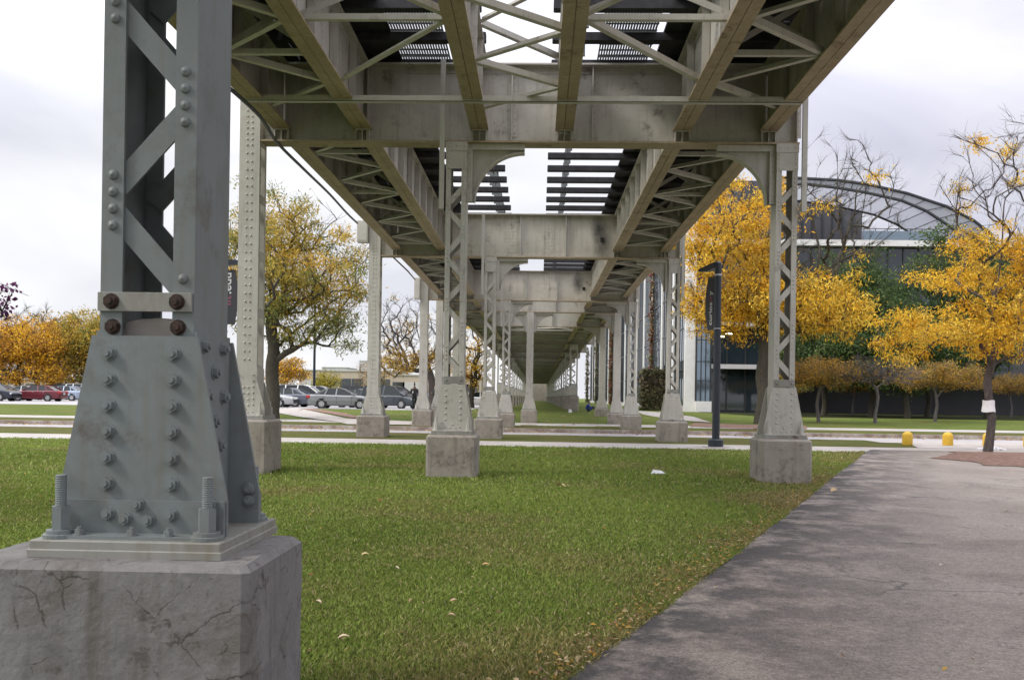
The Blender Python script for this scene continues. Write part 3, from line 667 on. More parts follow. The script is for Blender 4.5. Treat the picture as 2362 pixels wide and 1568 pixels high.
for i, (a, b) in enumerate(zip(ends, ends[1:])):
    L = b - a - .06
    for k in 'abef':
        lab = f'{GN[k]} plate girder of the far spans receding to the vanishing point'
        if i < 2:
            r_ = empty('plate_girder', (GX[k], a + .03, 0), 0, lab, 'plate girder', f'far plate girders, {GN[k]}')
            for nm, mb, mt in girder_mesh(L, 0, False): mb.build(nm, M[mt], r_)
            fl0[k] = r_
        else: dup(fl0[k], (GX[k], a + .03, 0))
    for p, q_ in (('a', 'b'), ('b', 'e'), ('e', 'f')):
        lab = f'bracing between the {GN[p]} and {GN[q_]} girders of the far spans'
        if i < 2: fl0[p + q_] = brace_bay(GX[p], GX[q_], L, 1.5 if p != 'b' else 3.0, lab, f'far bracing, {GN[p]} bay', vert=True, vstep=1); fl0[p + q_].location.y = a + .03
        else: dup(fl0[p + q_], (GX[p], a + .03, 0))
for side, x0, x1 in (('left', -4.8, -1.6), ('right', 1.2, 4.2)):
    mb = MB(); mb.box(x0, x1, 51.7, fy[-1], TZ + .1, TZ + .25); tag(mb.build('deck_boarding', M['tie']), f'dark deck of the {side} track over the far spans', 'deck')
tag(MB().box(-1.5, 1.2, 58, fy[-1], TZ + .02, TZ + .1).build('deck_boarding', M['tie']), 'dark centre deck between the tracks of the far spans', 'deck')
mb = MB(); mb.box(-4.6, 4.6, fy[-1] + 3, fy[-1] + 3.5, .3, 9); tag(mb.build('end_wall', M['conc']), 'grey wall closing the far end of the view under the viaduct', 'wall')
# cable looping along the left outer girder, and the conduit boxes by the left columns
pts = [at(525, 200, 11.0), at(600, 270, 12.6), at(640, 330, 14.3), at(700, 390, 16.8), at(760, 448, 20.0), at(800, 492, 23.0), at(824, 515, 25.4)]
sm = []
for i in range(len(pts) - 1):
    for t in range(6):
        p0, p1, p2, p3 = pts[max(0, i - 1)], pts[i], pts[i + 1], pts[min(len(pts) - 1, i + 2)]; u = t / 6
        sm.append(.5 * ((2 * p1) + (p2 - p0) * u + (2 * p0 - 5 * p1 + 4 * p2 - p3) * u * u + (3 * p1 - p0 - 3 * p2 + p3) * u ** 3))
sm.append(pts[-1]); tag(MB().tube(sm, .028, 7).build('power_cable', M['cable'], smooth=True), 'black cable hanging along the left outer girder towards the grey box', 'cable')
pts = [at(905, 592, 26.8), at(940, 625, 29.5), at(957, 645, 37.0)]; tag(MB().tube(pts, .025, 6).build('power_cable', M['cable']), 'black cable hanging beyond the second cross girder to the white box', 'cable')
for (xa, ya, xb, yb, Y, lab) in ((823, 508, 848, 558, 25.9, 'grey conduit box beside the second left column'), (955, 640, 968, 690, 37.5, 'white conduit box beside the third left column')):
    p, q_ = at(xa, ya, Y), at(xb, yb, Y); b = empty('conduit_box', (p.x, Y, q_.z), 0, lab, 'box', 'conduit boxes on the left columns')
    mb = MB(); mb.bbox(0, q_.x - p.x, 0, .3, 0, p.z - q_.z, .01); mb.build('housing', M['steel'], b); mb = MB(); mb.box(.03, q_.x - p.x - .03, -.012, -.001, .05, p.z - q_.z - .05); mb.build('cover', M['steel'], b)
    mb = MB(); mb.tube([(.3, .12, p.z - q_.z - .02), (.3, .12, p.z - q_.z + .1), (.55, .12, p.z - q_.z + .12)], .02, 6); mb.build('conduit', M['steel'], b)
# small yellow tag on the second cross girder
p = at(1551, 571, 26.0); tag(MB().box(p.x - .09, p.x + .09, 25.98, 25.99, p.z - .06, p.z + .06).build('marker_plate', M['yellow']), 'small yellow plate at the right end of the second cross girder', 'plate')
# ------------------------------------------------------------------ buildings
def px(x, y, Y): return at(x, y, Y)
YF = 74.0; xf = at(1584, 900, YF).x; zr_ = at(2000, 556, YF).z; g0_ = .33
bld = empty('glass_building', (xf, YF, g0_), 0, 'long modern building with white piers, dark glass and a white roof band', 'building')
def bp(nm, mb, m, parent=None):
    o = mb.build(nm, M[m]); o.parent = parent or bld; o.matrix_parent_inverse = Matrix.Translation((-xf, -YF, -g0_)) if not parent else Matrix.Identity(4); 
    return o
Y = YF; bay = 7.6
mb = MB(); mb.box(xf + .6, xf + 44, YF + 1.5, YF + 150, g0_ + 3.3, zr_ - .4); mb.box(xf + .6, xf + 9, YF + 1.5, YF + 150, g0_ - .3, g0_ + 3.29); mb.box(xf + 9.01, xf + 44, YF + 6, YF + 150, g0_ - .3, g0_ + 3.29); bp('core', mb, 'dblock')
for k in range(18):
    ya = YF + k * bay
    mb = MB(); mb.box(xf - .08, xf + .55, ya, ya + .8, g0_ - .3, zr_ + 2.2); bp('pier', mb, 'white')
    mb = MB(); mb.box(xf + .02, xf + .3, ya + .81, ya + bay - .01, g0_ + .5, zr_ + 2); gl = bp('window', mb, 'glassb' if k % 3 != 1 else 'glass')
    mb = MB()
    for j in range(1, 6): yy = ya + .8 + (bay - .8) * j / 6; mb.box(xf - .03, xf + .019, yy - .03, yy + .03, g0_ + .5, zr_ + 2)
    for zz in (3.6, 7.2, 10.8): mb.box(xf - .04, xf + .018, ya + .82, ya + bay - .02, g0_ + zz, g0_ + zz + .1)
    o = mb.build('mullion', M['mull']); o.parent = gl
    mb = MB(); mb.box(xf - .05, xf + .4, ya + .82, ya + bay - .02, g0_ - .3, g0_ + .5); bp('plinth', mb, 'white2')
mb = MB(); mb.box(xf - .3, xf + .55, YF - .62, YF - .02, g0_ - .3, zr_ + 2.2); bp('end_wall', mb, 'white')
# front: a bluish glazed stair, dark glazing with white bands, then the long front behind the trees
def fx(x): return at(x, 850, YF).x
mb = MB(); mb.box(xf + .6, fx(1633), YF - .9, YF - .8, g0_ + .9, zr_ - 4); gl = bp('window', mb, 'glassb')
mb = MB()
for t in (.0, .33, .66, 1): xx = xf + .6 + (fx(1633) - xf - .6) * t; mb.box(xx - .04, xx + .04, YF - .96, YF - .901, g0_ + .9, zr_ - 4)
for z in (2.6, 4.2, 6): mb.box(xf + .6, fx(1633), YF - .94, YF - .902, g0_ + z, g0_ + z + .06)
o = mb.build('mullion', M['mull']); o.parent = gl
mb = MB(); mb.box(xf + .56, fx(1636), YF - 1.1, YF - .1, g0_ - .3, g0_ + .9); mb.box(xf + .6, fx(1633), YF - .79, YF + .0, zr_ - 4.1, zr_ - 4); bp('plinth', mb, 'white')
xe = fx(2330)
for (xa, xb, n) in ((fx(1634), fx(1762), 3), (fx(1762) + .02, xe, 16)):
    zlo = g0_ if n == 3 else g0_ + 3.3; mb = MB(); mb.box(xa, xb, YF + .2, YF + .3, zlo, zr_ - .02); gl = bp('window', mb, 'glass')
    mb = MB()
    for j in range(n + 1): xx = xa + (xb - xa) * j / n; mb.box(xx - .05, xx + .05, YF + .1, YF + .199, zlo, zr_ - .02)
    for z in (3.9, 6.2, 8.6): mb.box(xa, xb, YF + .11, YF + .198, g0_ + z, g0_ + z + .05)
    o = mb.build('mullion', M['mull']); o.parent = gl
for yv, h in ((749, .38), (846, .38)):
    z = at(1690, yv, YF).z; mb = MB(); mb.box(fx(1634) + .01, fx(1770), YF - .75, YF + .05, z - h / 2, z + h / 2); bp('canopy_band', mb, 'white2')
mb = MB(); mb.box(xf - .9, xe, YF - .5, YF + .9, zr_ - .5, zr_); bp('roof_band', mb, 'white')
xb0, xb1 = at(1640, 500, 88).x, at(1988, 500, 88).x
mb = MB(); mb.box(xb0, xb1, 88, 104, zr_ - .3, at(1850, 418, 88).z); bp('roof_block', mb, 'dblock')
mb = MB()
for k in range(1, 15): xx = xb0 + (xb1 - xb0) * k / 15; mb.box(xx - .04, xx + .04, 87.9, 87.99, zr_ - .3, at(1850, 418, 88).z)
bp('cladding_seam', mb, 'mull')
mb = MB(); mb.box(at(1990, 540, 80).x, at(2165, 540, 80).x, 80, 80.2, zr_ + .01, at(2060, 533, 80).z); bp('parapet_glass', mb, 'glassb')
mb = MB(); za = at(2060, 526, 80).z; mb.box(at(1990, 540, 80).x, at(2200, 540, 80).x, 80.3, 80.36, za - .06, za)
for k in range(8): xx = at(1995 + k * 27, 540, 80).x; mb.box(xx - .03, xx + .03, 80.3, 80.36, zr_, za)
bp('roof_railing', mb, 'mull')
em = N('lit_lamp'); em.b.inputs['Emission Color'].default_value = (1, .85, .55, 1); em.b.inputs['Emission Strength'].default_value = 3.2; M['lamp'] = em.done((.8, .7, .5))
for x, y in ((1662, 776), (1681, 769)): p = at(x, y, YF + .05); mb = MB(); mb.box(p.x - .28, p.x + .28, YF + .04, YF + .09, p.z - .07, p.z + .07); bp('ceiling_lamp', mb, 'lamp')
for x, y, yy in ((1424, 726, 0), (1423, 775, 0), (1423, 822, 0), (1362, 788, 1), (1362, 760, 1)):
    Yl = 2000 * (xf + .1) / (x - 1242.0); p = at(x, y, Yl); mb = MB(); mb.box(xf - .12, xf - .05, Yl - .3, Yl + .3, p.z - .1, p.z + .1); bp('wall_lamp', mb, 'lamp')
# curved roof arch: a boxed tube of grey panels with dark ribs
oc = [(1790, 408), (1854, 411), (1930, 415), (2006, 426), (2090, 445), (2183, 476), (2245, 508), (2285, 540), (2300, 565)]
mc_ = [(1790, 427), (1854, 424), (1930, 433), (1992, 443), (2078, 462), (2135, 486), (2192, 523), (2215, 545), (2225, 565)]
arch = empty('roof_arch', (0, 0, 0), 0, 'curved translucent grey arch sweeping down over the roof at the right', 'roof arch')
o_ = [at(x, y, 80) for x, y in oc]; m_ = [at(x, y, 80) for x, y in mc_]; mb = MB()
bk = lambda p: Vector((p.x - .2, p.y + 6, p.z))
for i in range(len(o_) - 1):
    for s in range(3):
        t0, t1 = s / 3, (s + 1) / 3; a, b = o_[i].lerp(o_[i + 1], t0), o_[i].lerp(o_[i + 1], t1); c, d = m_[i].lerp(m_[i + 1], t0), m_[i].lerp(m_[i + 1], t1)
        mb.quad(a, b, d, c); mb.quad(c, d, bk(d), bk(c))
mb.build('panel', M['arch'], arch, recalc=False)
for i in range(len(o_)):
    for s in (0, .5):
        if i == len(o_) - 1 and s: continue
        j = min(i + 1, len(o_) - 1); a, c = o_[i].lerp(o_[j], s), m_[i].lerp(m_[j], s); mb = MB(); off = Vector((0, -.05, 0)); mb.bar(a + off, c + off, .06, .05, (0, 1, 0)); mb.bar(c + Vector((0, 0, -.05)), bk(c) + Vector((0, 0, -.05)), .06, .05); mb.build('rib', M['mull'], arch)
for nm, L_ in (('edge_tube', o_), ('edge_tube', m_), ('edge_tube', [bk(p) for p in m_])): MB().tube([p + Vector((0, -.03, -.03)) for p in L_], .14, 6).build(nm, M['mull'], arch)
# low buildings beyond the car park
def block(name, x0, x1, yt, Y, dep, m, label, wins=0, base=.33):
    b = empty(name, (at(x0, 880, Y).x, Y, base), 0, label, 'building'); w = at(x1, 880, Y).x - b.location.x; h = at((x0 + x1) / 2, yt, Y).z - base
    mb = MB(); mb.box(0, w, 0, dep, 0, h); wl = mb.build('wall', M[m], b); mb = MB(); mb.box(-.15, w + .15, -.15, dep + .15, h + .002, h + .25); mb.build('roof', M['white2'], b)
    r_ = random.Random(int(x0 * 7 + Y))
    for k in range(wins):
        xx = w * (k + .5) / wins + r_.uniform(-.4, .4); mb = MB(); mb.box(xx - 1, xx + 1, -.06, -.003, h * .35, h * .75); mb.build('window', M['glass' if r_.random() < .5 else 'white2'], b)
    return b
block('low_building', 690, 905, 856, 150, 20, 'beige', 'long low beige building behind the grey sedan', 7)
block('low_building', 905, 975, 866, 142, 16, 'beige', 'low beige building behind the walking person', 3)
block('tall_building', 828, 858, 833, 330, 16, 'bgrey', 'small pale tower far behind the low beige building', 0)
block('tall_building', 742, 800, 848, 300, 16, 'bgrey', 'blue grey block far behind the locust tree', 4)
block('low_building', -60, 240, 876, 150, 16, 'beige', 'low beige building behind the trees at the left edge', 8)
block('low_building', 2215, 2420, 893, 190, 16, 'dblock', 'dark low building far away at the right edge', 6)
block('low_building', 1010, 1110, 872, 140, 14, 'beige', 'low building between the middle and left columns', 3)

# ------------------------------------------------------------------ trees
def npmesh(name, V, Fc, mat, cols=None, parent=None):
    me = bpy.data.meshes.new(name); nv, nf, k = len(V), len(Fc), Fc.shape[1]
    me.vertices.add(nv); me.vertices.foreach_set('co', V.astype(np.float32).ravel()); me.loops.add(nf * k); me.loops.foreach_set('vertex_index', Fc.astype(np.int32).ravel())
    me.polygons.add(nf); me.polygons.foreach_set('loop_start', np.arange(0, nf * k, k, dtype=np.int32)); me.materials.append(mat); me.update(calc_edges=True)
    if cols is not None:
        a = me.color_attributes.new('Col', 'FLOAT_COLOR', 'POINT'); a.data.foreach_set('color', np.hstack([cols, np.ones((nv, 1))]).astype(np.float32).ravel())
    o = bpy.data.objects.new(name, me); C.objects.link(o)
    if parent: o.parent = parent
    return o
def leaves(name, P, D, size, wid, pal, rs, parent, mat='leaf', cl=None, alt=.3):
    n = len(P); D = D / np.linalg.norm(D, axis=1, keepdims=True); r = rs.normal(size=(n, 3)); Sd = np.cross(D, r); Sd /= np.linalg.norm(Sd, axis=1, keepdims=True) + 1e-9
    L = (size * rs.uniform(.6, 1.35, n))[:, None]; bend = np.cross(D, Sd) * L * rs.uniform(-.25, .25, n)[:, None]
    V = np.stack([P, P + D * L * .5 + Sd * L * wid + bend, P + D * L, P + D * L * .5 - Sd * L * wid + bend], 1).reshape(-1, 3)
    pal = np.array(pal); idx = (rs.integers(0, len(pal), n) if cl is None else cl % len(pal)); al_ = rs.integers(0, len(pal), n); idx = np.where(rs.random(n) < alt, al_, idx)
    c = pal[idx] * rs.uniform(.72, 1.25, (n, 1)); c = np.repeat(np.clip(c, 0, .9), 4, 0)
    return npmesh(name, V, np.arange(4 * n).reshape(-1, 4), M[mat], c, parent)
def tree(name, label, base, blobs, trunk_h, trunk_r, n_att, pal, nleaf, lsize, seed, group=None, bark_='bark', lean=(0, 0), leader=.6, bare=None, sig=.35, wid=.2, droop=.5, twigs=2, tip_r=.012, cat='tree', expo=.45, flat=0.0, low=None, zlow=0):
    rs = np.random.default_rng(seed); base = Vector(base); root = empty(name, base, 0, label, cat, group)
    att = []; vol = np.array([b[3] * b[4] * b[5] for b in blobs]); vol = vol / vol.sum()
    while len(att) < n_att:
        b = blobs[rs.choice(len(blobs), p=vol)]; d = rs.normal(size=3); d /= np.linalg.norm(d); r = rs.random() ** .42; att.append((b[0] + d[0] * r * b[3], b[1] + d[1] * r * b[4], b[2] + d[2] * r * b[5]))
    att = np.array(att); att = att[att[:, 2] > trunk_h * .75]; top = max(b[2] + b[5] for b in blobs)
    nodes = []; par = []; h = trunk_h + (top - trunk_h) * leader; nt_ = max(4, int(h / .45))
    for k in range(nt_ + 1):
        t = k / nt_; nodes.append((lean[0] * t * t + .06 * math.sin(k * 1.3 + seed), lean[1] * t * t + .05 * math.cos(k * 1.7 + seed), h * t)); par.append(k - 1)
    ntrunk = len(nodes); order = np.argsort(np.linalg.norm(att - np.array([lean[0] * .5, lean[1] * .5, trunk_h]), axis=1)); chains = [list(range(ntrunk))]; tips = []
    for ai in order:
        a = att[ai]; nd = np.array(nodes); dv = a - nd; dist = np.linalg.norm(dv, axis=1); hz = np.hypot(dv[:, 0], dv[:, 1])
        bd = nd - nd[np.array([max(0, q_) for q_ in par])]; bl = np.linalg.norm(bd, axis=1) + 1e-9; ca = (bd * dv).sum(1) / (bl * (dist + 1e-9)); cost = dist * (1 + .75 * (1 - np.where(bl < 1e-6, 1, ca))) + .9 * np.maximum(0, nd[:, 2] - a[2] + .35 * hz * (1 - flat)) + 6 * (nd[:, 2] < trunk_h * .92)
        j = int(np.argmin(cost)); s = nd[j]; L = dist[j]; m_ = max(2, int(L / .4)); ch = [j]; prev = j; mid = (s + a) / 2 + np.array([0, 0, .12 * L]) * (1 - flat) + rs.normal(size=3) * .06 * L
        for k in range(1, m_ + 1):
            t = k / m_; p = (1 - t) ** 2 * s + 2 * t * (1 - t) * mid + t * t * a + (rs.normal(size=3) * .022 if k < m_ else 0); nodes.append(tuple(p)); par.append(prev); prev = len(nodes) - 1; ch.append(prev)
        chains.append(ch); tips.append(prev)
    cnt = np.zeros(len(nodes))
    for t in tips: cnt[t] += 1
    for k in range(len(nodes) - 1, 0, -1):
        if par[k] >= 0: cnt[par[k]] += cnt[k]
    rad = tip_r * np.maximum(cnt, 1) ** expo; rad *= 1; sc = trunk_r / rad[0]
    rad = np.where(rad * sc > tip_r, tip_r + (rad - tip_r) * (trunk_r - tip_r) / max(1e-6, rad[0] - tip_r), tip_r)
    mb = MB(); nd = [Vector(p) for p in nodes]
    for ci, ch in enumerate(chains):
        pts = [nd[k] for k in ch]; rr = [rad[k] for k in ch]
        if ci == 0: rr[0] *= 1.35; pts[0] = pts[0] - Vector((0, 0, .25)); rr[1] *= 1.05
        else: rr[0] = min(rr[0], rr[1] * 1.3)
        mb.tube(pts, rr, 8 if max(rr) > .12 else 5 if max(rr) > .04 else 3, cap=False)
    if twigs:
        for t in tips:
            p = nd[t]; d0 = (p - nd[par[t]]).normalized()
            for _ in range(twigs):
                d = (d0 + Vector(rs.normal(size=3)) * .55 + Vector((0, 0, .15))).normalized(); ln = rs.uniform(.4, 1.0) * sig * 2.4; mb.tube([p - d0 * rs.uniform(0, .5), p + d * ln * .5, p + d * ln + Vector(rs.normal(size=3)) * .08], [tip_r * .8, tip_r * .6, tip_r * .3], 3, cap=False)
    tr = mb.build('trunk', M[bark_], root, smooth=True, recalc=False)
    if nleaf:
        P = []; Cc = []; tp = np.array([nodes[t] for t in tips]); mids = np.array([nodes[par[t]] for t in tips])
        if bare is not None: keep = np.array([rs.random() > bare(p) for p in tp]); tp = tp[keep]; mids = mids[keep]
        per = max(1, int(nleaf / max(1, len(tp)))); cid = rs.integers(0, 1000, len(tp)); k_ = rs.poisson(per, len(tp)) + 1
        idx = np.repeat(np.arange(len(tp)), k_); n = len(idx); t = rs.random((n, 1)); P = tp[idx] * (1 - t * .6) + mids[idx] * t * .6 + rs.normal(size=(n, 3)) * sig * np.array([1, 1, .6]); D = rs.normal(size=(n, 3)) + np.array([0, 0, -droop])
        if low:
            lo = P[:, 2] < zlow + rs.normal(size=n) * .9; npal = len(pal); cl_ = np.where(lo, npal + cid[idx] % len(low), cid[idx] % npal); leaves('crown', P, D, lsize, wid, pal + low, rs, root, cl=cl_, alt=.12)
        else: leaves('crown', P, D, lsize, wid, pal, rs, root, cl=cid[idx])
    return root
YEL = [(.82, .5, .04), (.78, .43, .03), (.84, .58, .09), (.62, .42, .05), (.76, .48, .04)]
OLV = [(.5, .37, .06), (.6, .4, .06), (.27, .27, .06), (.62, .38, .07), (.22, .24, .06), (.46, .35, .07)]
ORG = [(.4, .23, .05), (.5, .28, .05), (.34, .21, .06), (.56, .34, .06), (.3, .2, .06), (.3, .24, .06)]
GRN = [(.07, .12, .035), (.1, .15, .045), (.14, .18, .06), (.055, .09, .035)]
# big locust left of the second footing
b = gnd(628, 966); tree('locust_tree', 'tall honey locust turning from olive green to gold, left of the riveted columns', b,
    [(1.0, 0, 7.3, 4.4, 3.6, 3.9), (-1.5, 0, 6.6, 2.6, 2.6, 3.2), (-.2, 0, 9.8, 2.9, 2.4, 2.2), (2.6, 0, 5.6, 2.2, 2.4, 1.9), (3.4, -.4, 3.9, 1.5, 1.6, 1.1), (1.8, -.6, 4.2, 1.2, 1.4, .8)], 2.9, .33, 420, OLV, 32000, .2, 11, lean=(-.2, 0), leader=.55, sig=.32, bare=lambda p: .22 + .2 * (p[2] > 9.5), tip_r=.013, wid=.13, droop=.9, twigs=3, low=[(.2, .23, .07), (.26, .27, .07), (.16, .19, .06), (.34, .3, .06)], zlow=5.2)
# gold locust behind the right column
b = gnd(1756, 977); tree('locust_tree', 'large honey locust with bright yellow leaves and bare upper twigs behind the right column', b,
    [(-1.3, 0, 8.7, 3.2, 3.0, 4.5), (1.4, -.5, 6.6, 3.6, 3.2, 2.1), (3.2, -.4, 5.6, 2.2, 2.4, 1.3), (-2.8, 0, 5.9, 1.9, 2.2, 1.6), (3.9, 0, 11.2, 3.4, 2.2, 3.8)], 3.8, .3, 800, YEL, 36000, .21, 23, lean=(.2, 0), leader=.42, sig=.3, bare=lambda p: .985 if (p[0] > .9 and p[2] > 8.1) else .72 if (p[0] > .4 and 7.2 < p[2] < 8.2) else .2, tip_r=.0085, twigs=7, wid=.14, droop=.9)
# young locust with the paper notice, beside the path
b = gnd(2279, 1043); tree('young_tree', 'young yellow locust beside the asphalt path with a paper notice on its trunk', b,
    [(-.9, 0, 3.3, 2.0, 1.8, .75), (1.0, 0, 3.2, 2.2, 1.8, .8), (-1.0, 0, 4.9, 1.5, 1.4, .6), (.6, 0, 4.5, 2.2, 1.8, .7), (.5, 0, 7.0, 2.0, 1.5, 2.0), (-2.2, 0, 2.7, 1.0, .9, .4), (.2, 0, 5.4, 1.4, 1.2, .5)], 2.2, .105, 430, YEL, 30000, .1, 31, leader=.62, sig=.15, bare=lambda p: .95 if p[2] > 5.9 else .55 if p[2] > 5.0 else .14, bark_='bark3', tip_r=.005, twigs=5, lean=(.35, 0), wid=.14, droop=.7)
# row of small orange trees in front of the building
for i, (x, y, lab, pal, nl, hh, rr_) in enumerate(((1886, 973, 'small flat topped orange tree nearest to the right column', ORG, 5200, 3.7, 2.35), (1968, 958, 'small orange tree set back between the first and the bare one of the row', ORG, 3800, 3.4, 2.0), (2020, 976, 'nearly bare purple grey spreading tree in the row before the building', ORG, 330, 3.8, 2.3),
        (2157, 972, 'small spreading orange tree right of the nearly bare one', ORG, 5600, 3.6, 2.7), (2330, 962, 'small orange tree in the row right of the young locust', ORG, 4200, 3.6, 2.4), (2250, 955, 'small orange tree set back left of the young locust', ORG, 3800, 3.5, 2.1), (1815, 955, 'small yellow green tree beside the right column base', OLV, 2600, 3.0, 1.6))):
    b = gnd(x, y); tree('ornamental_tree', lab, b, [(0, 0, hh * .76, rr_, rr_ * .9, hh * .2), (rr_ * .4, 0, hh * .66, rr_ * .7, rr_ * .6, hh * .12), (-rr_ * .4, 0, hh * .66, rr_ * .7, rr_ * .6, hh * .12)], 1.15, .085, 190, pal, int(nl * 2.2), .11, 40 + i, group='row of small ornamental trees before the building', bark_='bark2', leader=.3, sig=.2, flat=.5, tip_r=.011, twigs=3 if nl > 1000 else 7)
# dark green trees against the building
for i, (x, y, Yd, blobs, lab) in enumerate(((2010, 955, 61, [(0, 0, 6.2, 3.6, 3, 3.8), (-2.2, 0, 4.6, 3.2, 2.6, 2.4), (-.6, 0, 9.6, 1.6, 1.6, 2.2)], 'dark green tree before the building behind the nearly bare tree'), (2140, 955, 64, [(0, 0, 7.0, 3.4, 3, 4.6), (.5, 0, 11.6, 1.9, 1.5, 3.0), (-1.5, 0, 4, 2.6, 2.4, 2.2)], 'tall green tree reaching over the white roof band'),
        (1900, 955, 63, [(0, 0, 5.4, 4.2, 3, 3.2), (1.2, 0, 9.2, 2.6, 1.8, 2.6)], 'low dark green tree behind the gold locust'), (2275, 955, 62, [(0, 0, 8.2, 2.4, 2.4, 5.2), (-.8, 0, 5.2, 3, 2.4, 2.2)], 'green tree behind the young yellow locust'), (2090, 955, 59, [(0, 0, 4.4, 4.0, 2.6, 2.4)], 'low green bushy tree over the orange row'))):
    b = at(x, y, Yd); b.z = T(Yd); tree('green_tree', lab, b, blobs, 1.6, .2, 240, GRN, 17000, .24, 60 + i, group='dark green trees against the building', leader=.7, sig=.5, wid=.26, tip_r=.015)
# bare tree with a few yellow leaves beside the third left column, and small trees around the car park
b = gnd(998, 940); tree('bare_tree', 'leaning nearly bare tree with a few yellow leaves behind the left columns', b, [(-2.6, 0, 6.4, 3.4, 2.6, 3.4), (-2.8, 0, 3.6, 2.6, 2, 1.2), (.6, 0, 5.4, 1.8, 1.8, 2.4)], 2.3, .3, 330, [(.55, .36, .06), (.5, .3, .05), (.42, .3, .08)], 3600, .22, 71, lean=(-.9, 0), leader=.4, bark_='bark3', bare=lambda p: .92 if p[2] > 4.9 else .15, twigs=6, sig=.32, tip_r=.014)
b = at(1087, 930, 76); b.z = .33; tree('small_tree', 'small tree with orange yellow leaves seen just right of the middle column', b, [(0, 0, 3.4, 2.0, 2, 1.6), (.3, 0, 6, 2.2, 2, 2.2)], 1.6, .25, 170, YEL, 3000, .2, 72, bare=lambda p: .85 if p[2] > 4.4 else .2, twigs=5, leader=.4)
b = at(655, 930, 95); b.z = .33; tree('small_tree', 'orange tree beyond the car park beside the big locust trunk', b, [(0, 0, 3.0, 2.5, 2, 2.3)], 1, .15, 130, YEL[:2] + ORG, 5200, .26, 73)
b = at(752, 930, 110); b.z = .33; tree('small_tree', 'small yellow green tree before the beige building', b, [(0, 0, 2.6, 1.7, 1.5, 1.6)], .9, .1, 90, [(.45, .36, .05), (.3, .28, .05)], 2200, .25, 74)
b = at(855, 930, 112); b.z = .33; tree('small_tree', 'thin orange brown tree before the beige building', b, [(0, 0, 3.2, 2.2, 2, 2.4)], .9, .1, 150, ORG, 900, .2, 75, twigs=4)
for i, (x, Yd, hh, rr_, lab, pal, bare_) in enumerate(((40, 96, 10.2, 4.8, 'gold tree with a forked dark trunk behind the red sedan', YEL[:2] + [(.5, .27, .05), (.42, .22, .04)], .15), (-45, 98, 9.8, 4.4, 'orange tree cut by the left edge of the picture', ORG, .1), (118, 104, 11.6, 4.6, 'orange gold tree behind the silver blue sedan', ORG + YEL[1:2], .1), (198, 100, 11.6, 4.4, 'olive and gold tree beside the foreground column', OLV, .05), (250, 102, 10.8, 4.2, 'olive tree hidden by the foreground column', OLV, .1), (85, 118, 14, 4.5, 'bare tree rising behind the gold trees on the left', ORG, .97))):
    b = at(x, 930, Yd); b.z = .33
    tree('shade_tree', lab, b, [(0, 0, hh * .62, rr_, rr_ * .8, hh * .3), (-rr_ * .5, 0, hh * .5, rr_ * .6, rr_ * .6, hh * .2), (rr_ * .45, 0, hh * .55, rr_ * .6, rr_ * .6, hh * .24), (rr_ * .2, 0, hh * .27, rr_ * .95, rr_ * .6, hh * .12)], 1.6, .32, 300, pal, 15000 if bare_ < .9 else 0, .27, 80 + i, group='trees along the far side of the car park', bare=lambda p, q=bare_: q, sig=.5, wid=.26, twigs=3 if bare_ < .9 else 8, tip_r=.02)
# purple leaved tree whose branch tips reach in at the left edge
b = at(-250, 916, 9.2); b.z = 0; tree('purple_tree', 'purple leaved twigs reaching in at the left edge above the far trees', b, [(.75, 0, 2.25, .62, .5, .42), (-.2, 0, 2.4, .8, .8, .6)], 1.1, .07, 110, [(.16, .035, .14), (.2, .06, .18), (.1, .03, .1)], 1500, .06, 91, sig=.07, wid=.33, tip_r=.004, leader=.5)
# ivy on the piers and a thick ivy wall
def ivy(label, x0, x1, y, z0, z1, n, pal, sd, dep=.35, size=.22):
    rs = np.random.default_rng(sd); root = empty('climbing_ivy', ((x0 + x1) / 2, y, z0), 0, label, 'ivy')
    P = np.stack([rs.uniform(x0, x1, n), rs.uniform(y - dep, y, n), z0 + (z1 - z0) * rs.random(n) ** 1.25], 1); P[:, 0] += rs.normal(size=n) * .18; P -= np.array(root.location)
    D = rs.normal(size=(n, 3)) + np.array([-.3, -.6, -.7]); leaves('foliage', P, D, size, .36, pal, rs, root, cl=(P[:, 2] * 1.3).astype(int) + rs.integers(0, 2, n))
    mb = MB()
    for k in range(6):
        xx = (rs.random() - .5) * (x1 - x0); pts = [Vector((xx + rs.normal() * .15, -.04, (z1 - z0) * t)) for t in (0, .25, .5, .75, .95)]; mb.tube(pts, [.03, .025, .02, .015, .01], 4)
    mb.build('stem', M['bark3'], root, recalc=False)
IVG = [(.16, .17, .08), (.2, .19, .1), (.14, .13, .07), (.28, .23, .14), (.1, .08, .06)]; IVR = [(.24, .17, .08), (.3, .13, .07), (.22, .19, .09), (.32, .26, .15), (.28, .09, .06)]
def yx(x): return 2000 * (xf - .3) / (x - 1242.0)
mb = MB(); p0, p1 = at(1480, 950, 79), at(1533, 950, 79); zt = at(1505, 850, 79).z; mb.box(p0.x, p1.x, 79, 79.3, .2, zt - .2); tag(mb.build('garden_wall', M['white2']), 'pale wall almost hidden under thick ivy beside the building', 'wall')
ivy('thick green and brown ivy hanging over the wall by the laced column', p0.x, p1.x, 78.98, .3, zt, 5200, IVG, 1, .5, .26)
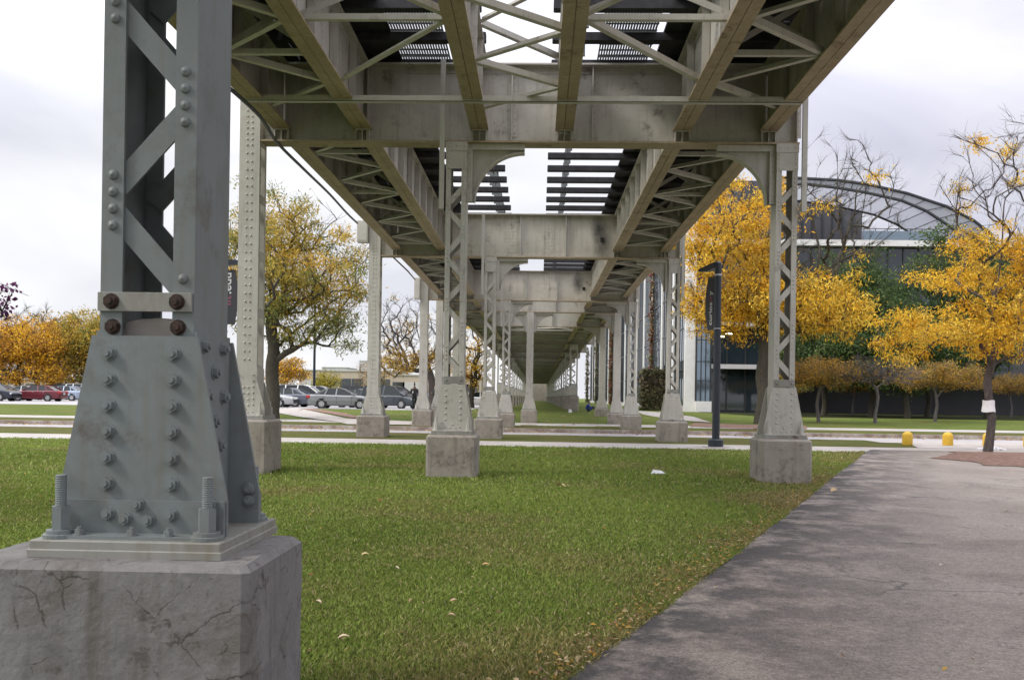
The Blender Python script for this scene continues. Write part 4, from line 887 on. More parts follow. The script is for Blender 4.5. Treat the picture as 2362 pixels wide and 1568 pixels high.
for x, lab, pal, n, ytop in ((1487, 'ivy climbing high on the second white pier of the facade', IVR, 2400, 590), (1408, 'red brown ivy on the white pier behind the far column', IVR, 1700, 690), (1374, 'ivy strip on the farther white pier', IVG, 1200, 760), (1352, 'ivy low on the farthest visible pier', IVG, 900, 800)):
    Yv = yx(x); k = round((Yv - YF) / bay); Yv = YF + k * bay; zt = at(x, ytop, Yv).z; ivy(lab, xf - .22, xf + .2, Yv - .02, .3, zt, n, pal, int(x), .3, .26 if Yv < 120 else .4)

# ------------------------------------------------------------------ cars
CARM = {}
def paint(name, col, met=.3):
    if name not in CARM: CARM[name] = N(name + '_car_paint').done(col, .3, Metallic=met, Coat_Weight=.4, Coat_Roughness=.08)
    return CARM[name]
def wheel(root, x, side, hw, r):
    mb = MB(); y0, y1 = side * (hw - .2), side * (hw + .005); mb.tube([(x, y0, r), (x, y0 + side * .02, r), (x, y1 - side * .02, r), (x, y1, r)], [r * .93, r, r, r * .93], 22)
    w = mb.build('wheel', M['tyre'], root); mb = MB(); mb.tube([(x, y1 - side * .03, r), (x, y1 + side * .012, r)], [r * .66, r * .62], 18); rim = mb.build('rim', M['rim'], w)
    mb = MB()
    for k in range(5):
        a = 2 * math.pi * (k + .5) / 5; c = Vector((x + math.cos(a) * r * .38, y1 + side * .0125, r + math.sin(a) * r * .38)); mb.tube([c, c + Vector((0, side * .004, 0))], r * .1, 6)
    mb.build('rim_opening', M['tyre'], w)
PROF = {'sedan': dict(L=4.75, hw=.89, belt=[(-2.37, .5), (-2.34, .84), (-2.2, .97), (-1.55, 1.0), (-.6, .97), (.9, .95), (1.5, .9), (2.05, .79), (2.28, .67), (2.37, .5)], roof=[(1.02, .94), (.22, 1.37), (-.15, 1.43), (-.75, 1.42), (-1.15, 1.34), (-1.82, .99)], pil=(.22, -.32, -1.1), r=.32),
        'suv': dict(L=4.7, hw=.92, belt=[(-2.35, .55), (-2.33, .95), (-2.28, 1.06), (-1.0, 1.06), (.9, 1.04), (1.55, .99), (2.1, .88), (2.3, .72), (2.35, .5)], roof=[(1.1, 1.03), (.35, 1.62), (-.1, 1.72), (-1.5, 1.72), (-2.05, 1.66), (-2.28, 1.06)], pil=(.35, -.45, -1.35, -2.0), r=.35),
        'van': dict(L=4.9, hw=.96, belt=[(-2.45, .5), (-2.43, .9), (-2.4, 1.02), (-1.0, 1.02), (1.2, 1.0), (1.75, .93), (2.25, .78), (2.4, .66), (2.45, .48)], roof=[(1.55, .99), (.6, 1.62), (.1, 1.73), (-1.6, 1.74), (-2.2, 1.68), (-2.4, 1.03)], pil=(.62, -.3, -1.3, -2.15), r=.33)}
def car(x, Y, face, kind, pname, col, label, met=.3, z=None):
    p = PROF[kind]; g = at(x, 930, Y); root = empty('parked_car', (g.x, Y, .34 if z is None else z), R(face), label, 'car', 'cars in the parking lot'); P = paint(pname, col, met); hw = p['hw']; hl = p['L'] / 2
    def top(u):
        for (a, za), (b_, zb) in zip(p['belt'], p['belt'][1:]):
            if a <= u <= b_: return za + (zb - za) * (u - a) / (b_ - a)
        return p['belt'][-1][1]
    us = sorted({a for a, _ in p['belt']} | {-1.9, -1.4, -.2, .4, 1.2, 1.8}); mb = MB(); nr = 0
    for u in us:
        e = max(0, (abs(u) - hl * .72) / (hl * .28)); w = hw * (1 - .2 * e ** 2); t = top(u); b0 = .2 + .12 * e ** 3
        sec = [(.86 * w, b0), (.97 * w, b0 + .1), (w, min(.58, b0 + .36)), (.975 * w, max(t - .1, b0 + .4 * (t - b0))), (.88 * w, t - .01)]
        mb.v += [(u, -y, zz) for y, zz in sec] + [(u, 0, t + .02)] + [(u, y, zz) for y, zz in reversed(sec)]; nr += 1
    for i in range(nr - 1):
        for k in range(11): mb.f.append((i * 11 + k, i * 11 + (k + 1) % 11, (i + 1) * 11 + (k + 1) % 11, (i + 1) * 11 + k)); mb.m.append(0)
    mb.f += [tuple(range(11)), tuple(range((nr - 1) * 11 + 10, (nr - 1) * 11 - 1, -1))]; mb.m += [0, 0]; mb.build('body', P, root, smooth=False)
    rf = p['roof']; zb = min(rf[0][1], rf[-1][1]); zt = max(q_[1] for q_ in rf); yw = lambda z: hw * (.885 - .22 * (z - zb) / (zt - zb))
    # greenhouse of glass, roof skin and pillars over it
    mb = MB(); n = len(rf); mb.v += [(u, -yw(z), z) for u, z in rf] + [(u, yw(z), z) for u, z in rf]
    mb.f = [tuple(range(n)), tuple(range(2 * n - 1, n - 1, -1))] + [(k, n + k, n + k + 1, k + 1) for k in range(n - 1)] + [(0, n - 1, 2 * n - 1, n)]; mb.m = [0] * len(mb.f); mb.build('windows', M['cglass'], root)
    mb = MB(); ro = [(u, z) for u, z in rf if z > zb + .8 * (zt - zb) - .02]; k = len(ro)
    for du, o in ((0, .006), (0, .03)): mb.v += [(u, -yw(z) - .012, z + o) for u, z in ro] + [(u, yw(z) + .012, z + o) for u, z in ro]
    for i in range(k - 1): mb.f += [(2 * k + i, 2 * k + i + 1, 3 * k + i + 1, 3 * k + i), (i, k + i, k + i + 1, i + 1), (i, i + 1, 2 * k + i + 1, 2 * k + i), (k + i, 3 * k + i, 3 * k + i + 1, k + i + 1)]
    mb.f += [(0, 2 * k, 3 * k, k), (k - 1, 2 * k - 1, 4 * k - 1, 3 * k - 1)]; mb.m = [0] * len(mb.f); mb.build('roof', P, root)
    def rz(u):
        for (a, za), (b_, zb_) in zip(rf, rf[1:]):
            if b_ <= u <= a: return zb_ + (za - zb_) * (u - b_) / (a - b_)
        return zt
    for s in (-1, 1):
        mb = MB(); y = lambda z: s * (yw(z) + .004)
        mb.bar((rf[0][0], y(rf[0][1]), rf[0][1]), (ro[0][0] if True else 0, y(ro[0][1]), ro[0][1] + .01), .06, .06, (0, 1, 0)); mb.bar((rf[-1][0], y(rf[-1][1]), rf[-1][1]), (ro[-1][0], y(ro[-1][1]), ro[-1][1] + .01), .14 if kind == 'sedan' else .1, .05, (0, 1, 0))
        for u in p['pil'][1:-1] if kind != 'sedan' else p['pil'][1:2]: mb.bar((u - .05, y(zb), zb), (u, y(rz(u)), rz(u)), .09, .02, (0, 1, 0))
        if kind == 'sedan': mb.bar((-1.2, y(zb), zb), (-1.0, y(rz(-1.0)), rz(-1.0)), .08, .02, (0, 1, 0))
        mb.build('pillar', P, root)
        for wx in (hl * .575, -hl * .575):
            mb = MB(); mb.tube([(wx, s * (hw - .1), p['r'] + .02), (wx, s * (hw - .004), p['r'] + .02)], p['r'] + .07, 20); mb.build('wheel_arch', M['tyre'], root); wheel(root, wx, s, hw, p['r'])
        mb = MB(); mb.bbox(hl - .32, hl - .05, min(s * (hw - .42), s * (hw - .13)), max(s * (hw - .42), s * (hw - .13)), .6, .74, .02); mb.build('headlight', M['clear_l'], root)
        mb = MB(); mb.bbox(-hl - .01, -hl + .16, min(s * (hw - .42), s * (hw - .1)), max(s * (hw - .42), s * (hw - .1)), .72, .92, .02); mb.build('tail_light', M['red_l'], root)
        mb = MB(); xm = rf[0][0] - .2; mb.bbox(xm - .06, xm + .08, min(s * (hw - .02), s * (hw + .15)), max(s * (hw - .02), s * (hw + .15)), zb + .02, zb + .16, .02); mb.build('mirror', P, root)
        for u in (.0, -.95): mb = MB(); mb.box(u - .1, u + .06, min(s * (hw * .985), s * (hw + .012)), max(s * (hw * .985), s * (hw + .012)), zb - .13, zb - .1); mb.build('door_handle', M['rim'], root)
        mb = MB()
        for u in (.75, -.3, -1.25): mb.box(u - .006, u + .006, min(s * .9 * hw, s * (hw + .001)), max(s * .9 * hw, s * (hw + .001)), .34, zb - .06)
        mb.build('door_seam', M['tyre'], root)
    mb = MB(); mb.bbox(hl - .03, hl + .03, -.6, .6, .3, .5, .02); mb.build('bumper', M['tyre'], root); mb = MB(); mb.bbox(-hl - .03, -hl + .03, -.62, .62, .34, .52, .02); mb.build('bumper', P, root)
    mb = MB(); mb.box(-hl - .04, -hl - .031, -.16, .16, .62, .77); mb.build('license_plate', M['clear_l'], root)
    return root
GB = (.1, .115, .12)
car(790, 62.5, 4, 'sedan', 'grey', (.2, .21, .215), 'grey four door sedan parked nearest, left of the second column')
car(905, 67, -24, 'van', 'slate', (.045, .055, .065), 'dark blue grey minivan facing right behind the walking person')
car(836, 68, -16, 'sedan', 'charcoal', (.04, .045, .05), 'charcoal car whose nose shows right of the second column')
car(845, 77, 0, 'suv', 'black', (.02, .022, .026), 'black car whose roof shows behind the grey sedan')
car(700, 71, 0, 'van', 'white', (.78, .78, .77), 'white minivan facing right between the locust trunk and grey sedan', 0)
car(742, 78, 0, 'suv', 'silver', (.4, .41, .42), 'silver wagon behind the white minivan')
car(653, 67.5, 172, 'sedan', 'bluegrey', (.1, .11, .14), 'blue grey sedan seen from its tail right of the locust trunk')
car(610, 64.5, 0, 'sedan', 'silver', (.4, .41, .42), 'silver car nose just right of the locust trunk')
car(975, 86, -30, 'sedan', 'darkgreen', (.05, .06, .06), 'dark sedan farther off behind the walking person')
car(1112, 82, 15, 'sedan', 'white', (.78, .78, .77), 'white car seen just right of the middle column', 0)
car(770, 98, 0, 'sedan', 'orange', (.6, .25, .03), 'small orange car far behind the white minivan', 0)
car(88, 78, 180, 'sedan', 'maroon', (.14, .018, .028), 'dark red sedan facing left at the far left')
car(150, 84, 172, 'sedan', 'skyblue', (.3, .36, .46), 'silver blue sedan behind the tail of the red one')
car(-22, 74.5, 0, 'suv', 'navy', (.02, .025, .04), 'dark navy car cut by the left edge')
car(8, 83, 0, 'sedan', 'greymet', (.22, .24, .26), 'grey sedan behind the dark navy one at the left edge')
car(50, 88, 180, 'sedan', 'silver', (.4, .41, .42), 'silver sedan behind the red one')
car(100, 93, 180, 'sedan', 'white', (.78, .78, .77), 'white sedan roof behind the red one')
car(172, 96, 0, 'suv', 'black', (.02, .022, .026), 'black wagon behind the silver blue sedan')
car(205, 90, 0, 'suv', 'white', (.78, .78, .77), 'white wagon half hidden by the foreground column', 0)

# ------------------------------------------------------------------ people
M['skin'] = N('brown_skin').done((.16, .085, .055), .6); M['skin2'] = N('light_skin').done((.45, .28, .2), .6); M['suit'] = N('black_cloth').done((.018, .019, .024), .85); M['jeans'] = N('dark_denim').done((.02, .026, .045), .9)
M['bluej'] = N('blue_jacket').done((.02, .045, .22), .7); M['hair'] = N('dark_hair').done((.012, .01, .01), .8); M['shoe'] = N('black_shoe').done((.012, .012, .012), .5)
def figure(label, loc, rz, J, top_m, leg_m, skin_m, head, hip_z, hair_long=0, scale=1):
    """J: joints name -> (pos, radius, parent); grown into one surface with a Skin modifier"""
    names = list(J); vs = [J[n][0] for n in names]; es = [(names.index(J[n][2]), names.index(n)) for n in names if J[n][2]]
    me = bpy.data.meshes.new('person'); me.from_pydata(vs, es, []); o = bpy.data.objects.new('tmp', me); C.objects.link(o)
    sk = o.modifiers.new('skin', 'SKIN'); su = o.modifiers.new('sub', 'SUBSURF'); su.levels = 2; su.render_levels = 2
    for n, d in zip(names, me.skin_vertices[0].data): d.radius = (J[n][1], J[n][1]); d.use_root = n == 'pelvis'
    dg = bpy.context.evaluated_depsgraph_get(); m2_ = bpy.data.meshes.new_from_object(o.evaluated_get(dg)); bpy.data.objects.remove(o)
    for m in (top_m, leg_m, skin_m, 'shoe'): m2_.materials.append(M[m])
    pos = {n: Vector(J[n][0]) for n in names}
    for f in m2_.polygons:
        c = f.center; nn = min(names, key=lambda n: (pos[n] - c).length - J[n][1] * .5); f.use_smooth = True
        f.material_index = 2 if nn in ('head', 'neck', 'chin') or 'hand' in nn or 'fing' in nn or 'thumb' in nn else 3 if 'foot' in nn or 'toe' in nn else 1 if ('knee' in nn or 'ankle' in nn or 'hip' in nn) else 0
    b = bpy.data.objects.new('person', m2_); C.objects.link(b); b.location = loc; b.rotation_euler = (0, 0, rz); b.scale = (scale,) * 3; tag(b, label, 'person')
    h = Vector(head); mb = MB(); n = 12; rings = []
    for i in range(5):
        t = i / 4 * 1.4; rings.append([h + Vector((.08 * math.sin(t) * math.cos(2 * math.pi * k / n), (.1) * math.sin(t) * math.sin(2 * math.pi * k / n) + .025, .055 + .095 * math.cos(t) - (0 if k < 7 else .0))) for k in range(n)])
    mb.v = [tuple(p) for r_ in rings for p in r_]
    for i in range(4):
        for k in range(n): mb.f.append((i * n + k, i * n + (k + 1) % n, (i + 1) * n + (k + 1) % n, (i + 1) * n + k)); mb.m.append(0)
    mb.build('hair', M['hair'], b, smooth=True)
    mb = MB()
    for s in (-1, 1): mb.dome((h.x + s * .035, h.y - .088, h.z + .01), (0, -1, 0), .012)
    mb.build('eye', M['hair'], b) if False else None
    mb = MB(); mb.dome((h.x, h.y - .09, h.z - .015), (0, -1, 0), .018, 6, 1.4); mb.build('nose', M[skin_m], b)
    return b
def hand(J, nm, par, p, d, r=.03):
    p = Vector(p); d = Vector(d).normalized(); s = d.cross(Vector((0, 0, 1))); s = s.normalized() if s.length > .1 else Vector((0, 1, 0))
    J[nm + '_hand'] = (tuple(p + d * .07), .034, par)
    for k in range(4): J[f'{nm}_fing{k}'] = (tuple(p + d * (.13 + .012 * (1 - abs(k - 1.5))) + s * (.026 * (k - 1.5))), .009, nm + '_hand')
    J[nm + '_thumb'] = (tuple(p + d * .09 + s * .05), .01, nm + '_hand')
J = {'pelvis': ((0, 0, .95), .15, None), 'waist': ((0, 0, 1.12), .135, 'pelvis'), 'chest': ((0, -.01, 1.36), .155, 'waist'), 'neck': ((0, -.01, 1.52), .06, 'chest'), 'head': ((0, -.03, 1.66), .125, 'neck')}
for s, n in ((-1, 'r'), (1, 'l')):
    J[n + '_hip'] = ((s * .09, 0, .86), .1, 'pelvis'); J[n + '_knee'] = ((s * .09, -.1 if s < 0 else .06, .48), .068, n + '_hip'); J[n + '_ankle'] = ((s * .08, -.12 if s < 0 else .2, .1), .046, n + '_knee'); J[n + '_foot'] = ((s * .09, -.22 if s < 0 else .12, .045), .042, n + '_ankle'); J[n + '_toe'] = ((s * .1, -.32 if s < 0 else .04, .04), .034, n + '_foot')
    J[n + '_shoulder'] = ((s * .2, 0, 1.42), .07, 'chest')
J['r_elbow'] = ((-.27, .0, 1.14), .05, 'r_shoulder'); J['r_wrist'] = ((-.13, -.24, 1.2), .034, 'r_elbow'); hand(J, 'r', 'r_wrist', (-.13, -.24, 1.2), (.6, -.5, .15))
J['l_elbow'] = ((.28, .03, 1.13), .05, 'l_shoulder'); J['l_wrist'] = ((.31, -.05, .87), .034, 'l_elbow'); hand(J, 'l', 'l_wrist', (.31, -.05, .87), (.05, -.1, -1))
p = at(955, 945, 57); pl = (p.x, 57, T(57)); figure('person in a black suit walking towards the camera holding a light cup', pl, R(6), J, 'suit', 'suit', 'skin', (0, -.03, 1.66), .95)
cu = MB(); cu.tube([(0, 0, -.05), (0, 0, .06)], [.03, .042], 12); cu.tube([(0, 0, .06), (0, 0, .072)], [.044, .04], 12); tag(cu.build('paper_cup', M['paper'], loc=(p.x - .06, 57 - .32, T(57) + 1.24)), 'pale cup in the right hand of the walking person', 'cup')
J2 = {k: v for k, v in J.items()}
p = at(1004, 945, 60); figure('person in dark clothes half hidden behind the third left column', (p.x, 60, T(60)), R(-40), J2, 'suit', 'jeans', 'skin2', (0, -.03, 1.66), .95)
# seated on the lawn, side on, facing right
J = {'pelvis': ((0, 0, .12), .14, None), 'waist': ((.0, 0, .3), .14, 'pelvis'), 'chest': ((.1, 0, .5), .16, 'waist'), 'neck': ((.17, 0, .64), .06, 'chest'), 'head': ((.2, 0, .76), .125, 'neck')}
for s, n in ((-1, 'r'), (1, 'l')):
    J[n + '_hip'] = ((.1, s * .1, .13), .1, 'pelvis'); J[n + '_knee'] = ((.5, s * .14, .4 + .04 * s), .068, n + '_hip'); J[n + '_ankle'] = ((.72, s * .12, .1), .045, n + '_knee'); J[n + '_foot'] = ((.82, s * .12, .05), .042, n + '_ankle'); J[n + '_toe'] = ((.9, s * .12, .045), .034, n + '_foot')
    J[n + '_shoulder'] = ((.12, s * .18, .54), .075, 'chest'); J[n + '_elbow'] = ((.3, s * .22, .34), .055, n + '_shoulder'); J[n + '_wrist'] = ((.5, s * .1, .3), .036, n + '_elbow'); hand(J, n, n + '_wrist', (.5, s * .1, .3), (1, 0, -.2))
p = gnd(1352, 951); figure('person in a blue jacket sitting on the far lawn beside the low footing', p, 0, J, 'bluej', 'jeans', 'skin', (.2, 0, .76), .1)

# ------------------------------------------------------------------ street furniture
def letters(txt, size, parent, mat, loc, rot, nm='lettering'):
    cu = bpy.data.curves.new(nm, 'FONT'); cu.body = txt; cu.size = size; cu.extrude = .002; cu.offset = size * .018; cu.align_x = 'LEFT'; cu.align_y = 'CENTER'; o = bpy.data.objects.new('t', cu); C.objects.link(o)
    dg = bpy.context.evaluated_depsgraph_get(); me = bpy.data.meshes.new_from_object(o.evaluated_get(dg)); w = max(v.co.x for v in me.vertices); bpy.data.objects.remove(o)
    me.materials.clear(); me.materials.append(M[mat]); q_ = bpy.data.objects.new(nm, me); C.objects.link(q_); q_.parent = parent; q_.location = loc; q_.rotation_euler = rot; return w
def banner_pole(label, base, Hh, side, parts, total, bz0, bz1, bw, rz=0, bow=.12):
    root = empty('banner_pole', base, rz, label, 'banner pole'); 
    mb = MB(); mb.tube([(0, 0, -.1), (0, 0, .03)], [.36, .36], 24); mb.build('concrete_pad', M['walk'], root)
    mb = MB(); mb.tube([(0, 0, .03), (0, 0, .2), (0, 0, .235)], [.2, .2, .17], 24); mb.build('base_cover', M['navy'], root)
    mb = MB(); mb.tube([(0, 0, .236), (0, 0, Hh)], [.1, .085], 18); mb.tube([(0, 0, Hh), (0, 0, Hh + .05)], [.085, .04], 18); mb.build('pole', M['navy'], root, smooth=False)
    mb = MB(); mb.prism([(side * .05, Hh - .12), (side * .05, Hh + .04), (side * .98, Hh - .03), (side * 1.0, Hh - .1), (side * .4, Hh - .16)], -.09, .09); mb.build('lamp_head', M['navy'], root)
    for z in (Hh - .34, bz0 - .02, bz1 + .03): mb = MB(); mb.tube([(0, 0, z), (0, 0, z + .02)], .103, 18); mb.build('band', M['rim'], root)
    x0 = side * .11; n = 16; mb = MB()
    for y in (-.012, .012):
        for i in range(n + 1):
            t = i / n; z = bz0 + (bz1 - bz0) * t; w = bw - .09 + bow * math.sin(math.pi * t); mb.v += [(x0, y, z), (x0 + side * w, y, z + .06 * (t - .5))]
    for k in range(2):
        o = k * 2 * (n + 1)
        for i in range(n): mb.f.append((o + 2 * i, o + 2 * i + 1, o + 2 * i + 3, o + 2 * i + 2)); mb.m.append(0)
    o = 2 * (n + 1)
    for i in range(n): mb.f += [(2 * i + 1, o + 2 * i + 1, o + 2 * i + 3, 2 * i + 3), (2 * i, 2 * i + 2, o + 2 * i + 2, o + 2 * i)]; mb.m += [0, 0]
    bn = mb.build('banner', M['banner'], root); z = total[1]; s_ = total[0]
    for txt, m in parts: z += letters(txt, s_, bn, m, (x0 + side * bw * .5, -.016, z), (R(90), R(-90), 0)) + s_ * .1
    for z in (bz0, bz1): mb = MB(); mb.bar((0, 0, z - .01), (x0 + side * (bw - .1), 0, z - .01), .03, .03); mb.build('bracket', M['navy'], root)
    return root
b = gnd(1650, 1032); banner_pole('dark navy lamp pole with a bowed banner left of the right column', b, at(1655, 607, b.y).z - b.z, -1, (('curios', 'wtext'), ('it', 'ptext'), ('y', 'wtext')), (.25, at(1640, 748, b.y).z - b.z), at(1640, 757, b.y).z - b.z, at(1640, 637, b.y).z - b.z, .52, R(-74), bow=.16)
b = at(485, 1010, 24.0); b.z = T(24); banner_pole('dark pole with a banner hidden behind the foreground column', b, at(530, 600, 24).z - b.z, 1, (('iit', 'ptext'), ('.edu', 'wtext')), (.36, at(525, 705, 24).z - b.z), at(530, 746, 24).z - b.z, at(530, 625, 24).z - b.z, .62, bow=.08)
for i, x in enumerate((2092, 2185, 2278, 2372)):
    b = gnd(x, 1027); b.y = 26.0; b.x = at(x, 1027, 26.0).x; b.z = T(26) ; w_ = ('leftmost yellow bollard on the verge beyond the path', 'second yellow bollard from the left beyond the path', 'yellow bollard half hidden behind the young tree', 'yellow bollard cut by the right edge')[i]
    mb = MB(); prof = [(.145, 0), (.147, .02), (.147, .28)] + [(.147 * math.cos(t), .28 + .13 * math.sin(t)) for t in (.3, .6, .9, 1.2, 1.45)]
    mb.tube([(0, 0, z) for _, z in prof], [r_ for r_, _ in prof], 24); tag(mb.build('bollard', M['yellow'], smooth=True, loc=b), w_, 'bollard', 'yellow bollards along the verge')
b = at(724, 893, 80); b.z = .33; lp = empty('lamp_post', b, 0, 'thin dark lamp post in the car park behind the white minivan', 'lamp post'); zt = at(724, 640, 80).z - .33
MB().tube([(0, 0, 0), (0, 0, .7)], .3, 14).build('base', M['walk'], lp); MB().tube([(0, 0, .7), (0, 0, zt)], [.13, .09], 10).build('pole', M['navy'], lp); mb = MB(); mb.bbox(-.9, .9, -.2, .2, zt, zt + .18, .03); mb.build('lamp_head', M['navy'], lp)
# white notice wrapped round the young trunk
b = gnd(2279, 1043); z0, z1 = at(2283, 950, b.y).z, at(2283, 923, b.y).z; mb = MB(); pts = []
for i, (z, r_) in enumerate(((z0, .168), (z0 + .1, .155), ((z0 + z1) / 2, .146), (z1, .142))): pts.append((z, r_))
n = 18
for z, r_ in pts: mb.v += [(b.x - .015 + r_ * math.cos(2 * math.pi * k / n), b.y + r_ * math.sin(2 * math.pi * k / n), z + .01 * math.sin(k)) for k in range(n)]
for i in range(3):
    for k in range(n): mb.f.append((i * n + k, i * n + (k + 1) % n, (i + 1) * n + (k + 1) % n, (i + 1) * n + k)); mb.m.append(0)
tag(mb.build('paper_notice', M['paper']), 'white paper wrapped round the trunk of the young tree', 'notice')
p = gnd(2300, 1040); mb = MB(); rr_ = random.Random(2)
for k in range(60): a = rr_.uniform(0, 6.28); d = rr_.random() * .28; mb.dome((d * math.cos(a) * 1.3, d * math.sin(a) * .4, .02 + .1 * (1 - d / .3) * rr_.random()), (rr_.uniform(-.4, .4), -.4, 1), .05, 5)
tag(mb.build('plastic_bag', M['paper'], loc=(p.x, p.y + .3, p.z)), 'crumpled white bag behind the foot of the young tree', 'bag')

# ------------------------------------------------------------------ grass and fallen leaves
rs = np.random.default_rng(77)
ex = np.array([p.x for p in edge]); ey = np.array([p.y for p in edge])
def edge_x(y): return np.interp(y, ey, ex, left=ex[0])
def scatter(n, y0, y1, pw):
    y = y0 + (y1 - y0) * rs.random(n) ** pw; xl, xr = -.68 * y - 1.3, np.minimum(edge_x(y) + .03, .57 * y); x = xl + (xr - xl) * rs.random(n); return x, y
def tz(y): return np.interp(y, [a for a, _ in TY], [b for _, b in TY])
xs, ys = [], []
for n, a, b_ in ((185000, 1.6, 7.5), (130000, 7.5, 13), (100000, 13, 22.1)): x, y = scatter(n, a, b_, 1); xs.append(x); ys.append(y)
yy = 22 * rs.random(26000); yy = yy[yy > 3]; xs.append(edge_x(yy) + rs.normal(0, .03, len(yy)) - .02); ys.append(yy)
x, y = np.concatenate(xs), np.concatenate(ys)
blk = (x < fr.x + .01) & (x > fc.x - 1.1) & (y > fc.y) & (y < fc.y + .9); x, y = x[~blk], y[~blk]; n = len(x)
def fnoise(x, y, f, sd):
    r = np.random.default_rng(sd); v = 0
    for k in range(7): a, b_, c = r.uniform(-1, 1), r.uniform(-1, 1), r.uniform(0, 6.3); v = v + np.sin(f * (a * x + b_ * y) * (1 + .45 * k) + c + 1.5 * np.sin(f * .6 * (b_ * x - a * y) + c)) / (1 + .3 * k)
    return v / 3
dry = fnoise(x, y, 1.1, 5) + .5 * fnoise(x, y, 3.4, 6) + .35 * rs.normal(size=n); dry += np.clip(1.4 - (edge_x(y) - x) * .8, 0, 1.4) * .55
lush = fnoise(x, y, .5, 9)
g1, g2, g3, g4 = np.array((.17, .235, .042)), np.array((.265, .345, .072)), np.array((.3, .26, .095)), np.array((.48, .4, .22))
t = np.clip(lush * .8 + .5, 0, 1)[:, None]; col = g1 * (1 - t) + g2 * t; t = np.clip(dry * .9 - .18, 0, 1)[:, None]; col = col * (1 - t) + g3 * t; st = rs.random(n) < .045 + .12 * t[:, 0]; col[st] = g4
col *= rs.uniform(.65, 1.3, (n, 1)); hgt = rs.uniform(.014, .035, n) * (1 + .25 * (y > 10) + .5 * (y > 14)); wd = .0035 + .0011 * y; wd = np.minimum(wd, .02) * .5
a = rs.uniform(0, 6.283, n); lean_ = rs.uniform(.2, 1.3, n) * hgt; P = np.stack([x, y, tz(y) - .004], 1); Sd = np.stack([np.cos(a), np.sin(a), np.zeros(n)], 1) * wd[:, None]; a2 = rs.uniform(0, 6.283, n)
tip = P + np.stack([np.cos(a2) * lean_, np.sin(a2) * lean_, hgt], 1); mid_ = P + np.stack([np.cos(a2) * lean_ * .3, np.sin(a2) * lean_ * .3, hgt * .6], 1)
V = np.stack([P - Sd, P + Sd, mid_ + Sd * .7, tip, mid_ - Sd * .7], 1).reshape(-1, 3)
gr = npmesh('grass', V, np.arange(5 * n).reshape(-1, 5), M['blade'], np.repeat(np.clip(col, 0, 1), 5, 0)); tag(gr, 'short mown lawn grass with drier patches', 'grass', kind='stuff')
# litter of leaves: scattered over the lawns, dense along the path edge and the gutter
def litter(n_):
    xs, ys = [], []
    for n, a, b_ in ((900, 3.5, 22), (900, 38, 60)): x, y = scatter(n, a, b_, .8) if b_ < 30 else (rs.uniform(-22, 9, n), rs.uniform(a, b_, n)); xs.append(x); ys.append(y)
    y = 3.4 + 18.6 * rs.random(2600); xs.append(edge_x(y) - np.abs(rs.normal(0, .05 + .02 * y)) + .03); ys.append(y)
    y = rs.uniform(35.4, 36.25, 1500); xs.append(rs.uniform(-24, 24, 1500)); ys.append(y)
    y = rs.uniform(3.5, 20, 90); xs.append(edge_x(y) + rs.random(90) * 6); ys.append(y)
    return np.concatenate(xs), np.concatenate(ys)
x, y = litter(1); n = len(x); P = np.stack([x, y, tz(y) + .022 + rs.random(n) * .015], 1); D = rs.normal(size=(n, 3)) * np.array([1, 1, .22]); sz = np.where(y < 22, .03, .1)
D /= np.linalg.norm(D, axis=1, keepdims=True); up = np.tile([0, 0, 1.], (n, 1)) + rs.normal(size=(n, 3)) * .35; Sd = np.cross(D, up); Sd /= np.linalg.norm(Sd, axis=1, keepdims=True); L = (sz * rs.uniform(.5, 1.5, n))[:, None]
V = np.stack([P, P + D * L * .5 + Sd * L * .27 + [0, 0, .004], P + D * L, P + D * L * .5 - Sd * L * .27 + [0, 0, .004]], 1).reshape(-1, 3)
LP = np.array([(.42, .3, .16), (.5, .28, .05), (.3, .17, .08), (.55, .42, .25), (.2, .12, .07), (.5, .32, .08)]); lc = np.repeat(LP[rs.integers(0, 6, n)] * rs.uniform(.7, 1.2, (n, 1)), 4, 0)
tag(npmesh('leaf_litter', V, np.arange(4 * n).reshape(-1, 4), M['leaf'], lc), 'small fallen leaves scattered over the lawn and gutter', 'leaf litter', kind='stuff')
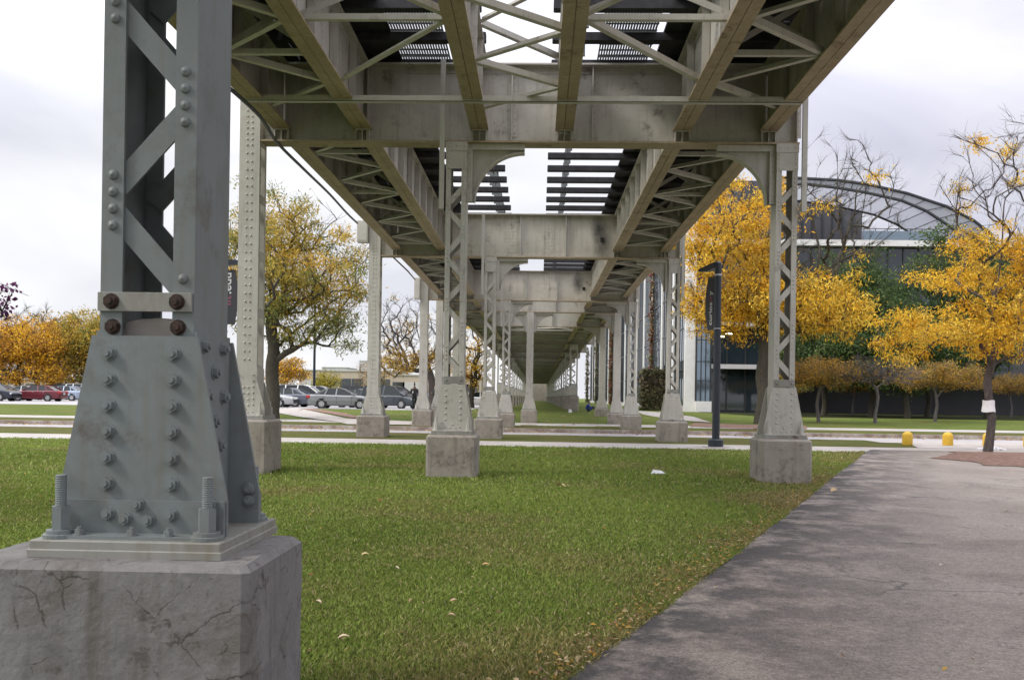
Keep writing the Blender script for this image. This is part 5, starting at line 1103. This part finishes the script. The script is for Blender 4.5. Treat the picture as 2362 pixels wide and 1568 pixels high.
# the larger single leaves one can point to
for i, (x_, y_, s_, c_, lab) in enumerate(((793, 1487, .16, (.6, .47, .33), 'large pale curled leaf on the grass beside the concrete block'), (731, 1404, .1, (.5, .38, .28), 'pale leaf right beside the concrete block'), (1047, 1398, .08, (.5, .32, .22), 'tan leaf in the lower middle of the lawn'), (1040, 1434, .08, (.48, .32, .22), 'lower tan leaf of the pair in the lawn'), (842, 1290, .1, (.55, .42, .22), 'yellowish leaf on the lawn right of the anchor plate'), (912, 1322, .1, (.55, .45, .35), 'upturned pale leaf in the middle of the lawn'),
        (1120, 1314, .1, (.45, .28, .12), 'brown and yellow leaf in the middle of the lawn'), (1292, 1128, .2, (.55, .42, .22), 'long straw coloured leaf on the lawn before the road'), (877, 1161, .12, (.6, .18, .05), 'orange red leaf on the lawn'), (717, 1197, .12, (.6, .36, .04), 'golden leaf near the block on the lawn'), (1287, 1190, .12, (.55, .38, .05), 'small golden leaf on the right part of the lawn'), (1650, 1368, .09, (.5, .36, .2), 'tan leaf on the dark edge of the asphalt path'), (1923, 1138, .22, (.45, .32, .16), 'flat straw coloured leaf on the path by the footing'), (2171, 1314, .1, (.5, .42, .36), 'pale leaf on the right part of the path'))):
    p = gnd(x_, y_); r_ = random.Random(i + 50); nm = f'm{i}'; m = N(f'dry_leaf').done(c_, .8); mb = MB(); k = 9
    L = (26, 24, 15, 18, 18, 16, 18, 26, 10, 12, 9, 10, 22, 12)[i] * p.y / 2000 * 1.1
    for j in range(k + 1):
        t = j / k; w = L * .28 * math.sin(math.pi * t ** .8) * (1 - .2 * (j % 2)); zc = .02 + L * .12 * math.sin(t * 2.6); mb.v += [(L * (t - .5), -w, zc + w * .5), (L * (t - .5), 0, zc), (L * (t - .5), w, zc + w * .6)]
    for j in range(k): mb.f += [(3 * j, 3 * j + 1, 3 * j + 4, 3 * j + 3), (3 * j + 1, 3 * j + 2, 3 * j + 5, 3 * j + 4)]; mb.m += [0, 0]
    o = mb.build('fallen_leaf', m, loc=(p.x, p.y, p.z + .02), recalc=False); o.rotation_euler = (r_.uniform(-.2, .2), r_.uniform(-.2, .2), r_.uniform(-.7, .7)); tag(o, lab, 'leaf', 'single fallen leaves')
p = gnd(1514, 1094); mb = MB(); mb.add([(-.11, -.05, 0), (.13, -.04, .0), (.16, .06, 0), (-.09, .06, .0), (-.06, 0, .07), (.08, .01, .05)], [(0, 1, 5, 4), (1, 2, 5), (2, 3, 4, 5), (3, 0, 4)]); tag(mb.build('paper_scrap', M['paper'], loc=(p.x, p.y, p.z + .02)), 'crumpled white paper scrap on the lawn left of the right footing', 'litter')
p = gnd(1315, 951); mb = MB(); mb.add([(-.14, -.05, 0), (.13, -.04, .0), (.14, .06, 0), (-.12, .06, .0), (-.08, 0, .24), (.06, .01, .2)], [(0, 1, 5, 4), (1, 2, 5), (2, 3, 4, 5), (3, 0, 4)]); tag(mb.build('paper_scrap', M['paper'], loc=(p.x, p.y, p.z + .01)), 'white paper bag on the far lawn beside the centre footing', 'litter')
